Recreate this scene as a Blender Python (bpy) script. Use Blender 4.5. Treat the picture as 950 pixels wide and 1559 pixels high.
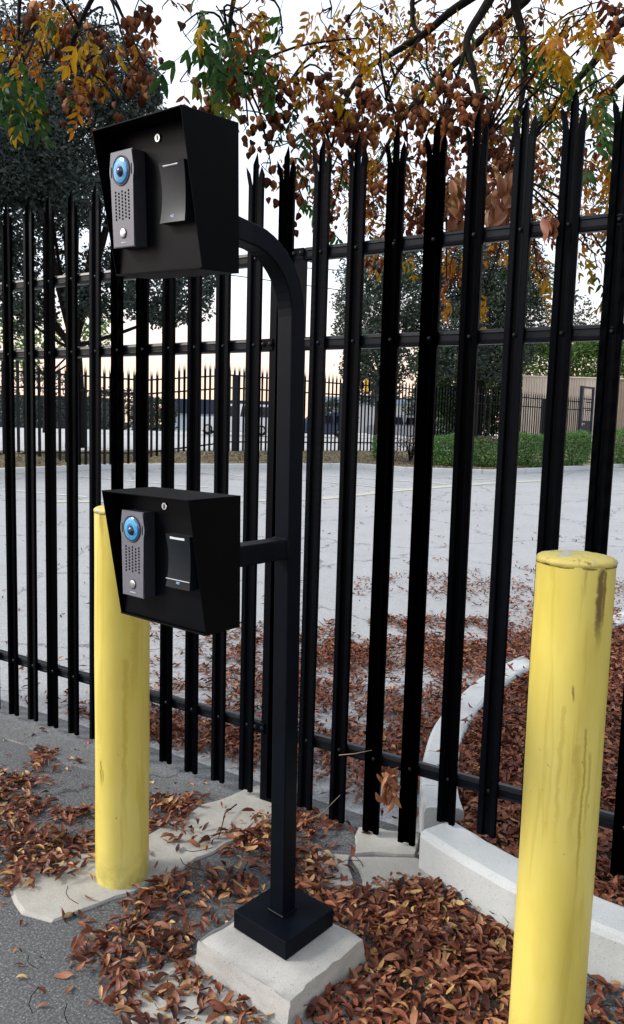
import bpy, bmesh, math, random
import numpy as np
from mathutils import Matrix, Vector
for o in list(bpy.data.objects): bpy.data.objects.remove(o)
SC = bpy.context.scene
COL = SC.collection
rnd = random.Random(7)
rng = np.random.default_rng(11)
R = math.radians
# ------------------------------------------------------------------ camera, sky, sun, exposure
H0 = 1.59                                   # camera height
F, PITCH, YAW, ROLL = 1165.93, 0.109049, -0.541722, -0.028027   # focal length in photo pixels (950x1559)
cy_, sy_, cp_, sp_ = math.cos(YAW), math.sin(YAW), math.cos(PITCH), math.sin(PITCH)
fw = np.array([sy_*cp_, cy_*cp_, -sp_]); rt = np.array([cy_, -sy_, 0.0]); dn = np.cross(fw, rt)
r2 = rt*math.cos(ROLL)+dn*math.sin(ROLL); d2 = -rt*math.sin(ROLL)+dn*math.cos(ROLL)
cam = bpy.data.cameras.new('camera'); camo = bpy.data.objects.new('camera', cam); COL.objects.link(camo)
camo.matrix_world = Matrix(((r2[0], -d2[0], -fw[0], 0), (r2[1], -d2[1], -fw[1], 0), (r2[2], -d2[2], -fw[2], H0), (0, 0, 0, 1)))
cam.sensor_fit = 'VERTICAL'; cam.sensor_height = 36; cam.lens = 36*F/1559; cam.clip_end = 2000; cam.clip_start = .02
SC.camera = camo
SUN_EL, SUN_AZ = 32, 236                   # degrees; azimuth measured clockwise from +Y: light from the left
world = bpy.data.worlds.new('World'); SC.world = world; world.use_nodes = True
wn, wl = world.node_tree.nodes, world.node_tree.links; wn.clear()
sky = wn.new('ShaderNodeTexSky'); sky.sky_type = 'NISHITA'; sky.sun_disc = False
sky.sun_elevation = R(SUN_EL); sky.sun_rotation = R(SUN_AZ); sky.dust_density = 2.5; sky.air_density = 1.0
tcw = wn.new('ShaderNodeTexCoord'); nzw = wn.new('ShaderNodeTexNoise'); nzw.inputs['Scale'].default_value = 2.2; nzw.inputs['Detail'].default_value = 5
rmp = wn.new('ShaderNodeMapRange'); rmp.inputs['From Min'].default_value = .3; rmp.inputs['From Max'].default_value = .7
rmp.inputs['To Min'].default_value = .5; rmp.inputs['To Max'].default_value = .92
mxw = wn.new('ShaderNodeMix'); mxw.data_type = 'RGBA'; mxw.inputs['B'].default_value = (5.8, 6.05, 6.5, 1)   # thin bright overcast
bg = wn.new('ShaderNodeBackground'); bg.inputs['Strength'].default_value = .1; wo = wn.new('ShaderNodeOutputWorld')
wl.new(tcw.outputs['Generated'], nzw.inputs['Vector']); wl.new(nzw.outputs['Fac'], rmp.inputs['Value'])
wl.new(rmp.outputs['Result'], mxw.inputs['Factor']); wl.new(sky.outputs['Color'], mxw.inputs['A'])
sxw = wn.new('ShaderNodeSeparateXYZ'); wl.new(tcw.outputs['Generated'], sxw.inputs[0])
hz = wn.new('ShaderNodeMapRange'); hz.interpolation_type = 'SMOOTHSTEP'; hz.inputs['From Min'].default_value = .0; hz.inputs['From Max'].default_value = .22; hz.inputs['To Min'].default_value = .95; hz.inputs['To Max'].default_value = 0
wl.new(sxw.outputs['Z'], hz.inputs['Value'])
mxh = wn.new('ShaderNodeMix'); mxh.data_type = 'RGBA'; mxh.inputs['B'].default_value = (6.2, 4.2, 3.0, 1)       # peach light low on the horizon
wl.new(hz.outputs['Result'], mxh.inputs['Factor']); wl.new(mxw.outputs['Result'], mxh.inputs['A'])
wl.new(mxh.outputs['Result'], bg.inputs['Color']); wl.new(bg.outputs['Background'], wo.inputs['Surface'])
sl = bpy.data.lights.new('sun', 'SUN'); slo = bpy.data.objects.new('sun', sl); COL.objects.link(slo)
sl.energy = 1.5; sl.angle = R(16); sl.color = (1, .95, .87)
az, el = R(SUN_AZ), R(SUN_EL)
sd = Vector((math.sin(az)*math.cos(el), math.cos(az)*math.cos(el), math.sin(el)))
slo.rotation_euler = sd.to_track_quat('Z', 'Y').to_euler(); slo.location = (-6, -3, 12)
SC.view_settings.view_transform = 'Standard'; SC.view_settings.look = 'None'; SC.view_settings.gamma = 1
SC.view_settings.exposure = 1.34
SC.cycles.max_bounces = 8; SC.cycles.transparent_max_bounces = 16

# ------------------------------------------------------------------ helpers
AX = np.array([sy_, cy_]); RT = np.array([cy_, -sy_])          # ground axes: away from / to the right of the camera
def LD(l, d): p = AX*d + RT*l; return float(p[0]), float(p[1])
def at(px, py, depth):                                        # point seen at a photo position, at a distance along the view
    v = (fw + r2*(px-475)/F + d2*(py-779.5)/F)*depth
    return np.array([v[0], v[1], v[2]+H0])
def tag(o, label=None, cat=None, group=None, kind=None):
    if label: o['label'] = label
    if cat: o['category'] = cat
    if group: o['group'] = group
    if kind: o['kind'] = kind
    return o
def empty(name, loc=(0, 0, 0), rz=0):
    o = bpy.data.objects.new(name, None); COL.objects.link(o); o.location = loc; o.rotation_euler = (0, 0, rz); o.empty_display_size = .1
    return o
def link(name, me, mat=None, parent=None, smooth=False):
    o = bpy.data.objects.new(name, me); COL.objects.link(o)
    if mat and not me.materials: me.materials.append(mat)
    if parent: o.parent = parent
    if smooth: me.shade_smooth()
    return o
def again(src, name, parent=None):
    c = src.copy(); c.name = name; COL.objects.link(c); c.parent = parent
    return c
def bm_obj(name, bm, mat, parent=None, smooth=False):
    me = bpy.data.meshes.new(name); bm.normal_update(); bm.to_mesh(me); bm.free()
    return link(name, me, mat, parent, smooth)
def fast_mesh(name, V, Fc, tint=None):
    me = bpy.data.meshes.new(name); V = np.asarray(V, np.float32); Fc = np.asarray(Fc, np.int32); n, k = Fc.shape
    me.vertices.add(len(V)); me.vertices.foreach_set('co', V.ravel())
    me.loops.add(n*k); me.loops.foreach_set('vertex_index', Fc.ravel())
    me.polygons.add(n); me.polygons.foreach_set('loop_start', np.arange(0, n*k, k, dtype=np.int32))
    me.update(calc_edges=True)
    if tint is not None:
        a = me.attributes.new('tint', 'FLOAT', 'FACE'); a.data.foreach_set('value', np.asarray(tint, np.float32))
    return me
def box(bm, c, s, bev=0, M=None, seg=1):
    r = bmesh.ops.create_cube(bm, size=1); vs = r['verts']
    for v in vs: v.co = Vector((v.co.x*s[0]+c[0], v.co.y*s[1]+c[1], v.co.z*s[2]+c[2]))
    if bev:
        es = list({e for v in vs for e in v.link_edges})
        q = bmesh.ops.bevel(bm, geom=es, offset=bev, segments=seg, affect='EDGES', profile=.5)
        vs = list({v for f in q['faces'] for v in f.verts} | {v for v in vs if v.is_valid})
    if M is not None:
        for v in vs: v.co = M @ v.co
    return vs
def box_obj(name, c, s, mat, parent=None, bev=.002, seg=1):
    bm = bmesh.new(); box(bm, c, s, bev, None, seg); return bm_obj(name, bm, mat, parent)
def frames(P):
    P = [Vector(p) for p in P]; out = []; up = Vector((0, 0, 1)); prev = None
    for i, p in enumerate(P):
        t = (P[min(i+1, len(P)-1)]-P[max(i-1, 0)]).normalized()
        if prev is None:
            a = up if abs(t.dot(up)) < .95 else Vector((0, 1, 0)); x = t.cross(a).normalized()
        else: x = (prev - t*prev.dot(t)).normalized()
        prev = x; out.append((p, x, t.cross(x).normalized()))
    return out
def tube(bm, P, rad, n=6, cap=True):
    if not hasattr(rad, '__len__'): rad = [rad]*len(P)
    rings = []
    for (p, x, y), r in zip(frames(P), rad):
        rings.append([bm.verts.new(p + x*(r*math.cos(2*math.pi*k/n)) + y*(r*math.sin(2*math.pi*k/n))) for k in range(n)])
    for a, b in zip(rings, rings[1:]):
        for k in range(n): bm.faces.new((a[k], a[(k+1) % n], b[(k+1) % n], b[k]))
    if cap: bm.faces.new(rings[0][::-1]); bm.faces.new(rings[-1])
def sweep(bm, P, prof, X=None, cap=True):                     # sweep a closed (x, y) profile; X fixes the sideways axis
    rings = []; Pv = [Vector(p) for p in P]
    for i, p in enumerate(Pv):
        t = (Pv[min(i+1, len(Pv)-1)]-Pv[max(i-1, 0)]).normalized()
        x = (X - t*X.dot(t)).normalized(); y = t.cross(x).normalized()
        rings.append([bm.verts.new(p+x*a+y*b) for a, b in prof])
    n = len(prof)
    for a, b in zip(rings, rings[1:]):
        for k in range(n): bm.faces.new((a[k], a[(k+1) % n], b[(k+1) % n], b[k]))
    if cap: bm.faces.new(rings[0][::-1]); bm.faces.new(rings[-1])
    bmesh.ops.recalc_face_normals(bm, faces=bm.faces)
def round_sq(h, r, n=3):
    out = []
    for cx, cy, a0 in ((h-r, h-r, 0), (-h+r, h-r, 90), (-h+r, -h+r, 180), (h-r, -h+r, 270)):
        for k in range(n+1): a = R(a0+90*k/n); out.append((cx+r*math.cos(a), cy+r*math.sin(a)))
    return out
def lathe(bm, prof, n=32, c=(0, 0, 0)):                       # (radius, z) pairs
    rings = []
    for r, z in prof:
        if r < 1e-6: rings.append([bm.verts.new((c[0], c[1], c[2]+z))]); continue
        rings.append([bm.verts.new((c[0]+r*math.cos(2*math.pi*k/n), c[1]+r*math.sin(2*math.pi*k/n), c[2]+z)) for k in range(n)])
    for a, b in zip(rings, rings[1:]):
        for k in range(n):
            j = (k+1) % n
            if len(a) == 1 and len(b) == 1: continue
            if len(a) == 1: bm.faces.new((a[0], b[j], b[k]))
            elif len(b) == 1: bm.faces.new((a[k], a[j], b[0]))
            else: bm.faces.new((a[k], a[j], b[j], b[k]))
    bmesh.ops.recalc_face_normals(bm, faces=bm.faces)
def disc(bm, c, r, t, n=20, ax='y', dome=0):                  # a flat button facing -Y, standing t proud
    prof = [(0, -t-dome), (r*.6, -t-dome*.7), (r*.92, -t), (r, -t*.8), (r, 0)]
    rings = []
    for rr, y in prof:
        if rr == 0: rings.append([bm.verts.new((c[0], c[1]+y, c[2]))]); continue
        rings.append([bm.verts.new((c[0]+rr*math.cos(2*math.pi*k/n), c[1]+y, c[2]+rr*math.sin(2*math.pi*k/n))) for k in range(n)])
    for a, b in zip(rings, rings[1:]):
        for k in range(n):
            j = (k+1) % n
            if len(a) == 1: bm.faces.new((a[0], b[k], b[j]))
            else: bm.faces.new((a[k], b[k], b[j], a[j]))
    bmesh.ops.recalc_face_normals(bm, faces=bm.faces)
def rand_rot(n, tilt=None):
    a = rng.uniform(0, 2*np.pi, n); z = np.zeros(n); o = np.ones(n); ca, sa = np.cos(a), np.sin(a)
    Rz = np.stack([np.stack([ca, -sa, z], 1), np.stack([sa, ca, z], 1), np.stack([z, z, o], 1)], 1)
    b = rng.uniform(-np.pi, np.pi, n) if tilt is None else rng.normal(0, tilt, n)
    c = rng.uniform(-np.pi, np.pi, n) if tilt is None else rng.normal(0, tilt, n)
    cb, sb, cc, sc = np.cos(b), np.sin(b), np.cos(c), np.sin(c)
    Rx = np.stack([np.stack([o, z, z], 1), np.stack([z, cb, -sb], 1), np.stack([z, sb, cb], 1)], 1)
    Ry = np.stack([np.stack([cc, z, sc], 1), np.stack([z, o, z], 1), np.stack([-sc, z, cc], 1)], 1)
    return Rz @ Rx @ Ry
def scatter(templates, idx, Rm, T, S, tints):
    Vs, Fs, Ts, off = [], [], [], 0
    for k, (tv, tf) in enumerate(templates):
        m = np.where(idx == k)[0]
        if not len(m): continue
        V = np.einsum('nij,vj->nvi', Rm[m], tv)*S[m][:, None, None] + T[m][:, None, :]
        n, nv = len(m), len(tv)
        Fc = (tf[None] + (np.arange(n)*nv)[:, None, None] + off).reshape(-1, tf.shape[1])
        Vs.append(V.reshape(-1, 3)); Fs.append(Fc); Ts.append(np.repeat(tints[m], len(tf))); off += n*nv
    return np.concatenate(Vs), np.concatenate(Fs), np.concatenate(Ts)

# ------------------------------------------------------------------ materials
def nodes(name):
    m = bpy.data.materials.new(name); m.use_nodes = True; nt = m.node_tree; nt.nodes.clear()
    out = nt.nodes.new('ShaderNodeOutputMaterial'); p = nt.nodes.new('ShaderNodeBsdfPrincipled')
    nt.links.new(p.outputs[0], out.inputs[0]); return m, nt, p, out
def ramp(nt, stops, src=None):
    r = nt.nodes.new('ShaderNodeValToRGB'); e = r.color_ramp.elements
    while len(e) < len(stops): e.new(.5)
    for x, (pos, c) in zip(e, stops): x.position = pos; x.color = (*c, 1)
    if src: nt.links.new(src, r.inputs[0])
    return r
def noise(nt, scale, detail=4, rough=.6, vec=None, dist=0):
    n = nt.nodes.new('ShaderNodeTexNoise'); n.inputs['Scale'].default_value = scale; n.inputs['Detail'].default_value = detail
    n.inputs['Roughness'].default_value = rough; n.inputs['Distortion'].default_value = dist
    if vec: nt.links.new(vec, n.inputs['Vector'])
    return n
def obj_vec(nt, scale=(1, 1, 1)):
    t = nt.nodes.new('ShaderNodeTexCoord'); mp = nt.nodes.new('ShaderNodeMapping'); mp.inputs['Scale'].default_value = scale
    nt.links.new(t.outputs['Object'], mp.inputs['Vector']); return mp.outputs['Vector']
def mixc(nt, fac, a, b, mode='MIX'):
    m = nt.nodes.new('ShaderNodeMix'); m.data_type = 'RGBA'; m.blend_type = mode
    for s, k in ((fac, 'Factor'), (a, 'A'), (b, 'B')):
        if hasattr(s, 'links'): nt.links.new(s, m.inputs[k])
        elif k == 'Factor': m.inputs[k].default_value = s
        else: m.inputs[k].default_value = (*s, 1)
    return m.outputs['Result']
def bump(nt, p, h, strength=.3, dist=.002):
    b = nt.nodes.new('ShaderNodeBump'); b.inputs['Strength'].default_value = strength; b.inputs['Distance'].default_value = dist
    nt.links.new(h, b.inputs['Height']); nt.links.new(b.outputs[0], p.inputs['Normal'])
def simple(name, c1, c2, scale=20, rough=.6, spec=.5, metal=0, bstr=0, bdist=.002, bscale=None, vscale=(1, 1, 1)):
    m, nt, p, o = nodes(name); v = obj_vec(nt, vscale); n = noise(nt, scale, 5, .6, v)
    r = ramp(nt, [(.3, c1), (.7, c2)], n.outputs['Fac']); nt.links.new(r.outputs[0], p.inputs['Base Color'])
    p.inputs['Roughness'].default_value = rough; p.inputs['Specular IOR Level'].default_value = spec; p.inputs['Metallic'].default_value = metal
    if bstr: bump(nt, p, noise(nt, bscale or scale*6, 4, .6, v).outputs['Fac'], bstr, bdist)
    return m
def leaf_mat(name, stops, trans=.3, rough=.55, spec=.3):
    m, nt, p, out = nodes(name); a = nt.nodes.new('ShaderNodeAttribute'); a.attribute_name = 'tint'
    r = ramp(nt, stops, a.outputs['Fac']); nt.links.new(r.outputs[0], p.inputs['Base Color'])
    p.inputs['Roughness'].default_value = rough; p.inputs['Specular IOR Level'].default_value = spec
    tr = nt.nodes.new('ShaderNodeBsdfTranslucent'); nt.links.new(r.outputs[0], tr.inputs['Color'])
    mx = nt.nodes.new('ShaderNodeMixShader'); mx.inputs[0].default_value = trans
    nt.links.new(p.outputs[0], mx.inputs[1]); nt.links.new(tr.outputs[0], mx.inputs[2]); nt.links.new(mx.outputs[0], out.inputs[0])
    return m
M = {}
def black_paint(name, base, rough, spec, dusty=.0):
    m, nt, p, o = nodes(name); v = obj_vec(nt)
    n = noise(nt, 9, 6, .65, v); r = ramp(nt, [(.35, base), (.8, tuple(c*1.7+.0005 for c in base))], n.outputs['Fac'])
    nt.links.new(r.outputs[0], p.inputs['Base Color'])
    rr = nt.nodes.new('ShaderNodeMapRange'); rr.inputs['To Min'].default_value = rough-.06; rr.inputs['To Max'].default_value = rough+.1
    nt.links.new(noise(nt, 30, 4, .6, v).outputs['Fac'], rr.inputs['Value']); nt.links.new(rr.outputs[0], p.inputs['Roughness'])
    p.inputs['Specular IOR Level'].default_value = spec
    bump(nt, p, noise(nt, 900, 2, .5, v).outputs['Fac'], .08, .0006)
    return m
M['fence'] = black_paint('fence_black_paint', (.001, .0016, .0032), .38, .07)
M['rail'] = black_paint('rail_black_paint', (.002, .0032, .006), .3, .24)
M['post'] = black_paint('pedestal_black_paint', (.0014, .0024, .005), .42, .075)
M['hood'] = black_paint('hood_black_powder_coat', (.0009, .0011, .0017), .5, .045)
M['panel'] = black_paint('face_panel_black', (.0011, .0015, .0027), .36, .08)
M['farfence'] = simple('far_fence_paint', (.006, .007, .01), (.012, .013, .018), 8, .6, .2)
M['ic'] = simple('intercom_grey_shell', (.135, .135, .158), (.155, .155, .182), 60, .42, .4, .15, .05, .0003, 1500)
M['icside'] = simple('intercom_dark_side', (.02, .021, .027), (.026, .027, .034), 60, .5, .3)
M['reader'] = simple('reader_dark_plastic', (.006, .0085, .012), (.008, .0115, .016), 60, .34, .2)
M['hole'] = simple('dark_hole', (.002, .002, .002), (.003, .003, .003), 10, .9, .05)
M['chrome'] = simple('polished_steel', (.72, .72, .72), (.82, .82, .82), 40, .18, .5, 1)
M['silver'] = simple('brushed_silver', (.6, .6, .6), (.7, .7, .7), 40, .3, .5, 1)
M['rivet'] = simple('painted_rivet', (.004, .005, .007), (.008, .009, .012), 30, .36, .16)
M['lightbar'] = simple('reader_light_bar', (.55, .57, .6), (.6, .62, .65), 20, .3, .4)
M['blue'] = simple('logo_blue', (.03, .12, .4), (.04, .16, .5), 40, .3, .5)
M['paleblue'] = simple('logo_pale_print', (.5, .6, .75), (.55, .65, .8), 40, .5, .3)
M['whiteprint'] = simple('white_print', (.6, .6, .62), (.7, .7, .72), 40, .5, .3)
def mk_lens():
    m, nt, p, o = nodes('lens_painted_reflection'); t = nt.nodes.new('ShaderNodeTexCoord')
    vm = nt.nodes.new('ShaderNodeVectorMath'); vm.operation = 'MULTIPLY'; vm.inputs[1].default_value = (1, 0, 1)
    nt.links.new(t.outputs['Object'], vm.inputs[0]); ln = nt.nodes.new('ShaderNodeVectorMath'); ln.operation = 'LENGTH'; nt.links.new(vm.outputs[0], ln.inputs[0])
    nz = noise(nt, 55, 3, .5, t.outputs['Object'])
    ad = nt.nodes.new('ShaderNodeMath'); ad.operation = 'MULTIPLY_ADD'; ad.inputs[1].default_value = 32
    nt.links.new(ln.outputs['Value'], ad.inputs[0])
    s = nt.nodes.new('ShaderNodeMath'); s.operation = 'MULTIPLY'; s.inputs[1].default_value = .35; nt.links.new(nz.outputs['Fac'], s.inputs[0])
    nt.links.new(s.outputs[0], ad.inputs[2])
    t2 = noise(nt, 38, 4, .6, obj_vec(nt, (1, 1, 1.8)), .8)
    r = ramp(nt, [(0, (.006, .014, .05)), (.38, (.01, .035, .12)), (.5, (.025, .15, .36)), (.66, (.06, .36, .6)), (.8, (.03, .24, .5)), (.92, (.06, .38, .62)), (1, (.015, .1, .26))], ad.outputs[0])  # sky reflection in the glass painted into the colour as blue rings
    cl_ = mixc(nt, ramp(nt, [(.5, (0, 0, 0)), (.64, (.75, .75, .75))], t2.outputs['Fac']).outputs[0], r.outputs[0], (.02, .09, .25))
    nt.links.new(cl_, p.inputs['Base Color']); p.inputs['Roughness'].default_value = .12; p.inputs['Coat Weight'].default_value = .6
    return m
M['lens'] = mk_lens()
M['eye'] = simple('camera_eye_glass', (.004, .012, .05), (.01, .03, .09), 60, .08, .6)
def mk_asphalt(name, dark, mid, light, speck):
    m, nt, p, o = nodes(name); t = nt.nodes.new('ShaderNodeTexCoord'); v = t.outputs['Object']
    big = noise(nt, .7, 6, .62, v); r = ramp(nt, [(.3, dark), (.5, mid), (.72, light)], big.outputs['Fac'])
    mid_n = noise(nt, 9, 5, .7, v); c1 = mixc(nt, .28, r.outputs[0], ramp(nt, [(.3, tuple(x*.55 for x in dark)), (.7, light)], mid_n.outputs['Fac']).outputs[0])
    fine = noise(nt, 125, 5, .8, v); c2 = mixc(nt, .62, c1, ramp(nt, [(.4, tuple(x*.3 for x in dark)), (.52, mid), (.66, speck)], fine.outputs['Fac']).outputs[0])
    vo = nt.nodes.new('ShaderNodeTexVoronoi'); vo.inputs['Scale'].default_value = 85; nt.links.new(v, vo.inputs['Vector'])
    pv = nt.nodes.new('ShaderNodeMath'); pv.operation = 'LESS_THAN'; pv.inputs[1].default_value = .17; nt.links.new(vo.outputs['Distance'], pv.inputs[0])
    pm = nt.nodes.new('ShaderNodeMath'); pm.operation = 'MULTIPLY'
    gt = nt.nodes.new('ShaderNodeMath'); gt.operation = 'GREATER_THAN'; gt.inputs[1].default_value = .6
    sx = nt.nodes.new('ShaderNodeSeparateColor'); nt.links.new(vo.outputs['Color'], sx.inputs[0]); nt.links.new(sx.outputs[0], gt.inputs[0])
    nt.links.new(pv.outputs[0], pm.inputs[0]); nt.links.new(gt.outputs[0], pm.inputs[1])
    c3 = mixc(nt, pm.outputs[0], c2, tuple(min(.6, x*2.2) for x in light))
    ck = nt.nodes.new('ShaderNodeTexVoronoi'); ck.feature = 'DISTANCE_TO_EDGE'; ck.inputs['Scale'].default_value = .42
    dv = nt.nodes.new('ShaderNodeVectorMath'); dv.operation = 'MULTIPLY_ADD'; dv.inputs[1].default_value = (.5, .5, .5)
    nn = noise(nt, 3, 5, .7, v); nt.links.new(nn.outputs['Color'], dv.inputs[0]); nt.links.new(v, dv.inputs[2]); nt.links.new(dv.outputs[0], ck.inputs['Vector'])
    cl = nt.nodes.new('ShaderNodeMapRange'); cl.inputs['From Min'].default_value = .003; cl.inputs['From Max'].default_value = .008
    cl.inputs['To Min'].default_value = .75; cl.inputs['To Max'].default_value = 0; nt.links.new(ck.outputs['Distance'], cl.inputs['Value'])
    c4 = mixc(nt, cl.outputs[0], c3, tuple(x*.3 for x in dark))
    nt.links.new(c4, p.inputs['Base Color']); p.inputs['Roughness'].default_value = .72; p.inputs['Specular IOR Level'].default_value = .5
    bump(nt, p, fine.outputs['Fac'], .55, .006)
    return m
M['asphalt'] = mk_asphalt('driveway_asphalt', (.05, .054, .058), (.078, .082, .087), (.115, .119, .123), (.36, .36, .35))
M['lot'] = mk_asphalt('parking_lot_asphalt', (.235, .243, .252), (.345, .355, .365), (.41, .42, .43), (.48, .49, .5))
M['apron'] = mk_asphalt('apron_asphalt', (.075, .08, .084), (.11, .115, .119), (.15, .155, .158), (.27, .27, .265))
M['street'] = simple('street_pavement', (.36, .365, .37), (.42, .42, .425), .6, .8, .3)
def mk_conc(name, a, b, c, stain=(.16, .12, .08), st=.35):
    m, nt, p, o = nodes(name); t = nt.nodes.new('ShaderNodeTexCoord'); v = t.outputs['Object']
    r = ramp(nt, [(.3, a), (.55, b), (.75, c)], noise(nt, 5, 6, .65, v).outputs['Fac'])
    sn = noise(nt, 3.3, 7, .7, v, .6); sr = ramp(nt, [(.55, (0, 0, 0)), (.75, (1, 1, 1))], sn.outputs['Fac'])
    ml = nt.nodes.new('ShaderNodeMath'); ml.operation = 'MULTIPLY'; ml.inputs[1].default_value = st; nt.links.new(sr.outputs[0], ml.inputs[0])
    c1 = mixc(nt, ml.outputs[0], r.outputs[0], stain)
    f = noise(nt, 330, 3, .75, v); c2 = mixc(nt, .3, c1, ramp(nt, [(.34, tuple(x*.3 for x in a)), (.5, b), (.7, c)], f.outputs['Fac']).outputs[0])
    vo = nt.nodes.new('ShaderNodeTexVoronoi'); vo.inputs['Scale'].default_value = 75; nt.links.new(v, vo.inputs['Vector'])
    lt = nt.nodes.new('ShaderNodeMath'); lt.operation = 'LESS_THAN'; lt.inputs[1].default_value = .1; nt.links.new(vo.outputs['Distance'], lt.inputs[0])
    c3 = mixc(nt, lt.outputs[0], c2, tuple(x*.35 for x in a))
    nt.links.new(c3, p.inputs['Base Color']); p.inputs['Roughness'].default_value = .85; p.inputs['Specular IOR Level'].default_value = .3
    bump(nt, p, mixc(nt, .5, f.outputs['Color'], noise(nt, 60, 4, .7, v).outputs['Color']), .5, .005)
    return m
M['footing'] = mk_conc('footing_concrete', (.27, .265, .25), (.36, .355, .34), (.43, .425, .41), (.2, .15, .09), .45)
M['pad'] = mk_conc('pad_concrete', (.27, .26, .235), (.35, .34, .31), (.42, .41, .385), (.16, .13, .1), .45)
M['kerb'] = mk_conc('kerb_concrete', (.42, .445, .45), (.5, .525, .53), (.56, .58, .585), (.27, .27, .255), .4)
M['linepaint'] = simple('worn_white_paint', (.42, .42, .4), (.66, .66, .63), 6, .7, .3)
M['gutter'] = mk_conc('gutter_concrete', (.34, .33, .28), (.42, .41, .36), (.5, .49, .43), (.25, .24, .2), .2)
M['soil'] = simple('brown_soil', (.035, .025, .018), (.07, .05, .035), 14, .9, .2, 0, .6, .01)
M['bed'] = simple('dry_grass_bed', (.16, .13, .075), (.27, .235, .15), 3.2, .9, .15, 0, .8, .03, 40)
def mk_yellow(streaks):
    m, nt, p, o = nodes('bollard_yellow_paint'); v = obj_vec(nt); vs = obj_vec(nt, (9, 9, .9)); vt = obj_vec(nt, (1, 1, .25))
    r = ramp(nt, [(.3, (.52, .415, .07)), (.5, (.605, .505, .115)), (.72, (.67, .595, .19))], noise(nt, 5, 6, .6, vt).outputs['Fac'])
    # rusty runs with a shape of their own, strongest under the rim
    sx = nt.nodes.new('ShaderNodeSeparateXYZ'); nt.links.new(v, sx.inputs[0])
    run = ramp(nt, [(.56, (0, 0, 0)), (.68, (1, 1, 1))], noise(nt, 3.1, 5, .65, vs, .25).outputs['Fac'])
    zt = nt.nodes.new('ShaderNodeMapRange'); zt.inputs['From Min'].default_value = 1.12; zt.inputs['From Max'].default_value = 1.29; zt.inputs['To Min'].default_value = .03; zt.inputs['To Max'].default_value = .8
    nt.links.new(sx.outputs['Z'], zt.inputs['Value'])
    mu = nt.nodes.new('ShaderNodeMath'); mu.operation = 'MULTIPLY'; nt.links.new(run.outputs[0], mu.inputs[0]); nt.links.new(zt.outputs[0], mu.inputs[1])
    c1 = mixc(nt, mu.outputs[0], r.outputs[0], (.2, .125, .03))
    long = ramp(nt, [(.59, (0, 0, 0)), (.64, (.38, .38, .38)), (.70, (.08, .08, .08))], noise(nt, 1.5, 4, .6, obj_vec(nt, (14, 14, .8)), .4).outputs['Fac'])
    c2 = mixc(nt, long.outputs[0], c1, (.42, .31, .035))
    sp = ramp(nt, [(.725, (0, 0, 0)), (.765, (1, 1, 1))], noise(nt, 62, 3, .6, obj_vec(nt, (1, 1, .6))).outputs['Fac'])
    sc = ramp(nt, [(.66, (0, 0, 0)), (.70, (.6, .6, .6))], noise(nt, 7, 6, .75, obj_vec(nt, (1.6, 1.6, 3.2)), 1.4).outputs['Fac'])
    c2 = mixc(nt, sc.outputs[0], c2, (.36, .25, .035))
    c3 = mixc(nt, sp.outputs[0], c2, (.15, .11, .04))
    lo = nt.nodes.new('ShaderNodeMapRange'); lo.inputs['From Min'].default_value = .0; lo.inputs['From Max'].default_value = .13; lo.inputs['To Min'].default_value = .5; lo.inputs['To Max'].default_value = 0
    nt.links.new(sx.outputs['Z'], lo.inputs['Value'])
    grime = nt.nodes.new('ShaderNodeMath'); grime.operation = 'MULTIPLY'; nt.links.new(lo.outputs[0], grime.inputs[0])
    nt.links.new(ramp(nt, [(.4, (0, 0, 0)), (.65, (1, 1, 1))], noise(nt, 22, 6, .7, v).outputs['Fac']).outputs[0], grime.inputs[1])
    c4 = mixc(nt, grime.outputs[0], c3, (.1, .085, .04))
    wob = noise(nt, 11, 5, .7, v)
    def mth(op, *a):
        n = nt.nodes.new('ShaderNodeMath'); n.operation = op
        for i_, x_ in enumerate(a):
            if hasattr(x_, 'links'): nt.links.new(x_, n.inputs[i_])
            else: n.inputs[i_].default_value = x_
        return n.outputs[0]
    for (a0, wd, z0, z1, st, colr) in streaks:                 # single rust runs and scuffs, each with its own place
        a0 = R(a0); u = mth('ADD', mth('MULTIPLY', sx.outputs['X'], -math.sin(a0)), mth('MULTIPLY', sx.outputs['Y'], math.cos(a0)))
        u = mth('ADD', u, mth('MULTIPLY', mth('SUBTRACT', wob.outputs['Fac'], .5), wd*2.4+.012))
        f_ = mth('GREATER_THAN', mth('ADD', mth('MULTIPLY', sx.outputs['X'], math.cos(a0)), mth('MULTIPLY', sx.outputs['Y'], math.sin(a0))), 0)
        k_ = nt.nodes.new('ShaderNodeMapRange'); k_.interpolation_type = 'SMOOTHSTEP'; k_.inputs['From Min'].default_value = wd*.25; k_.inputs['From Max'].default_value = wd; k_.inputs['To Min'].default_value = st; k_.inputs['To Max'].default_value = 0
        nt.links.new(mth('ABSOLUTE', u), k_.inputs['Value'])
        e0 = nt.nodes.new('ShaderNodeMapRange'); e0.interpolation_type = 'SMOOTHSTEP'; e0.inputs['From Min'].default_value = z0; e0.inputs['From Max'].default_value = z0+(z1-z0)*.5; nt.links.new(sx.outputs['Z'], e0.inputs['Value'])
        e1 = nt.nodes.new('ShaderNodeMapRange'); e1.inputs['From Min'].default_value = z1-.01; e1.inputs['From Max'].default_value = z1; e1.inputs['To Min'].default_value = 1; e1.inputs['To Max'].default_value = 0; nt.links.new(sx.outputs['Z'], e1.inputs['Value'])
        c4 = mixc(nt, mth('MULTIPLY', mth('MULTIPLY', k_.outputs[0], f_), mth('MULTIPLY', e0.outputs[0], e1.outputs[0])), c4, colr)
    nt.links.new(c4, p.inputs['Base Color']); p.inputs['Roughness'].default_value = .42; p.inputs['Specular IOR Level'].default_value = .4
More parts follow.
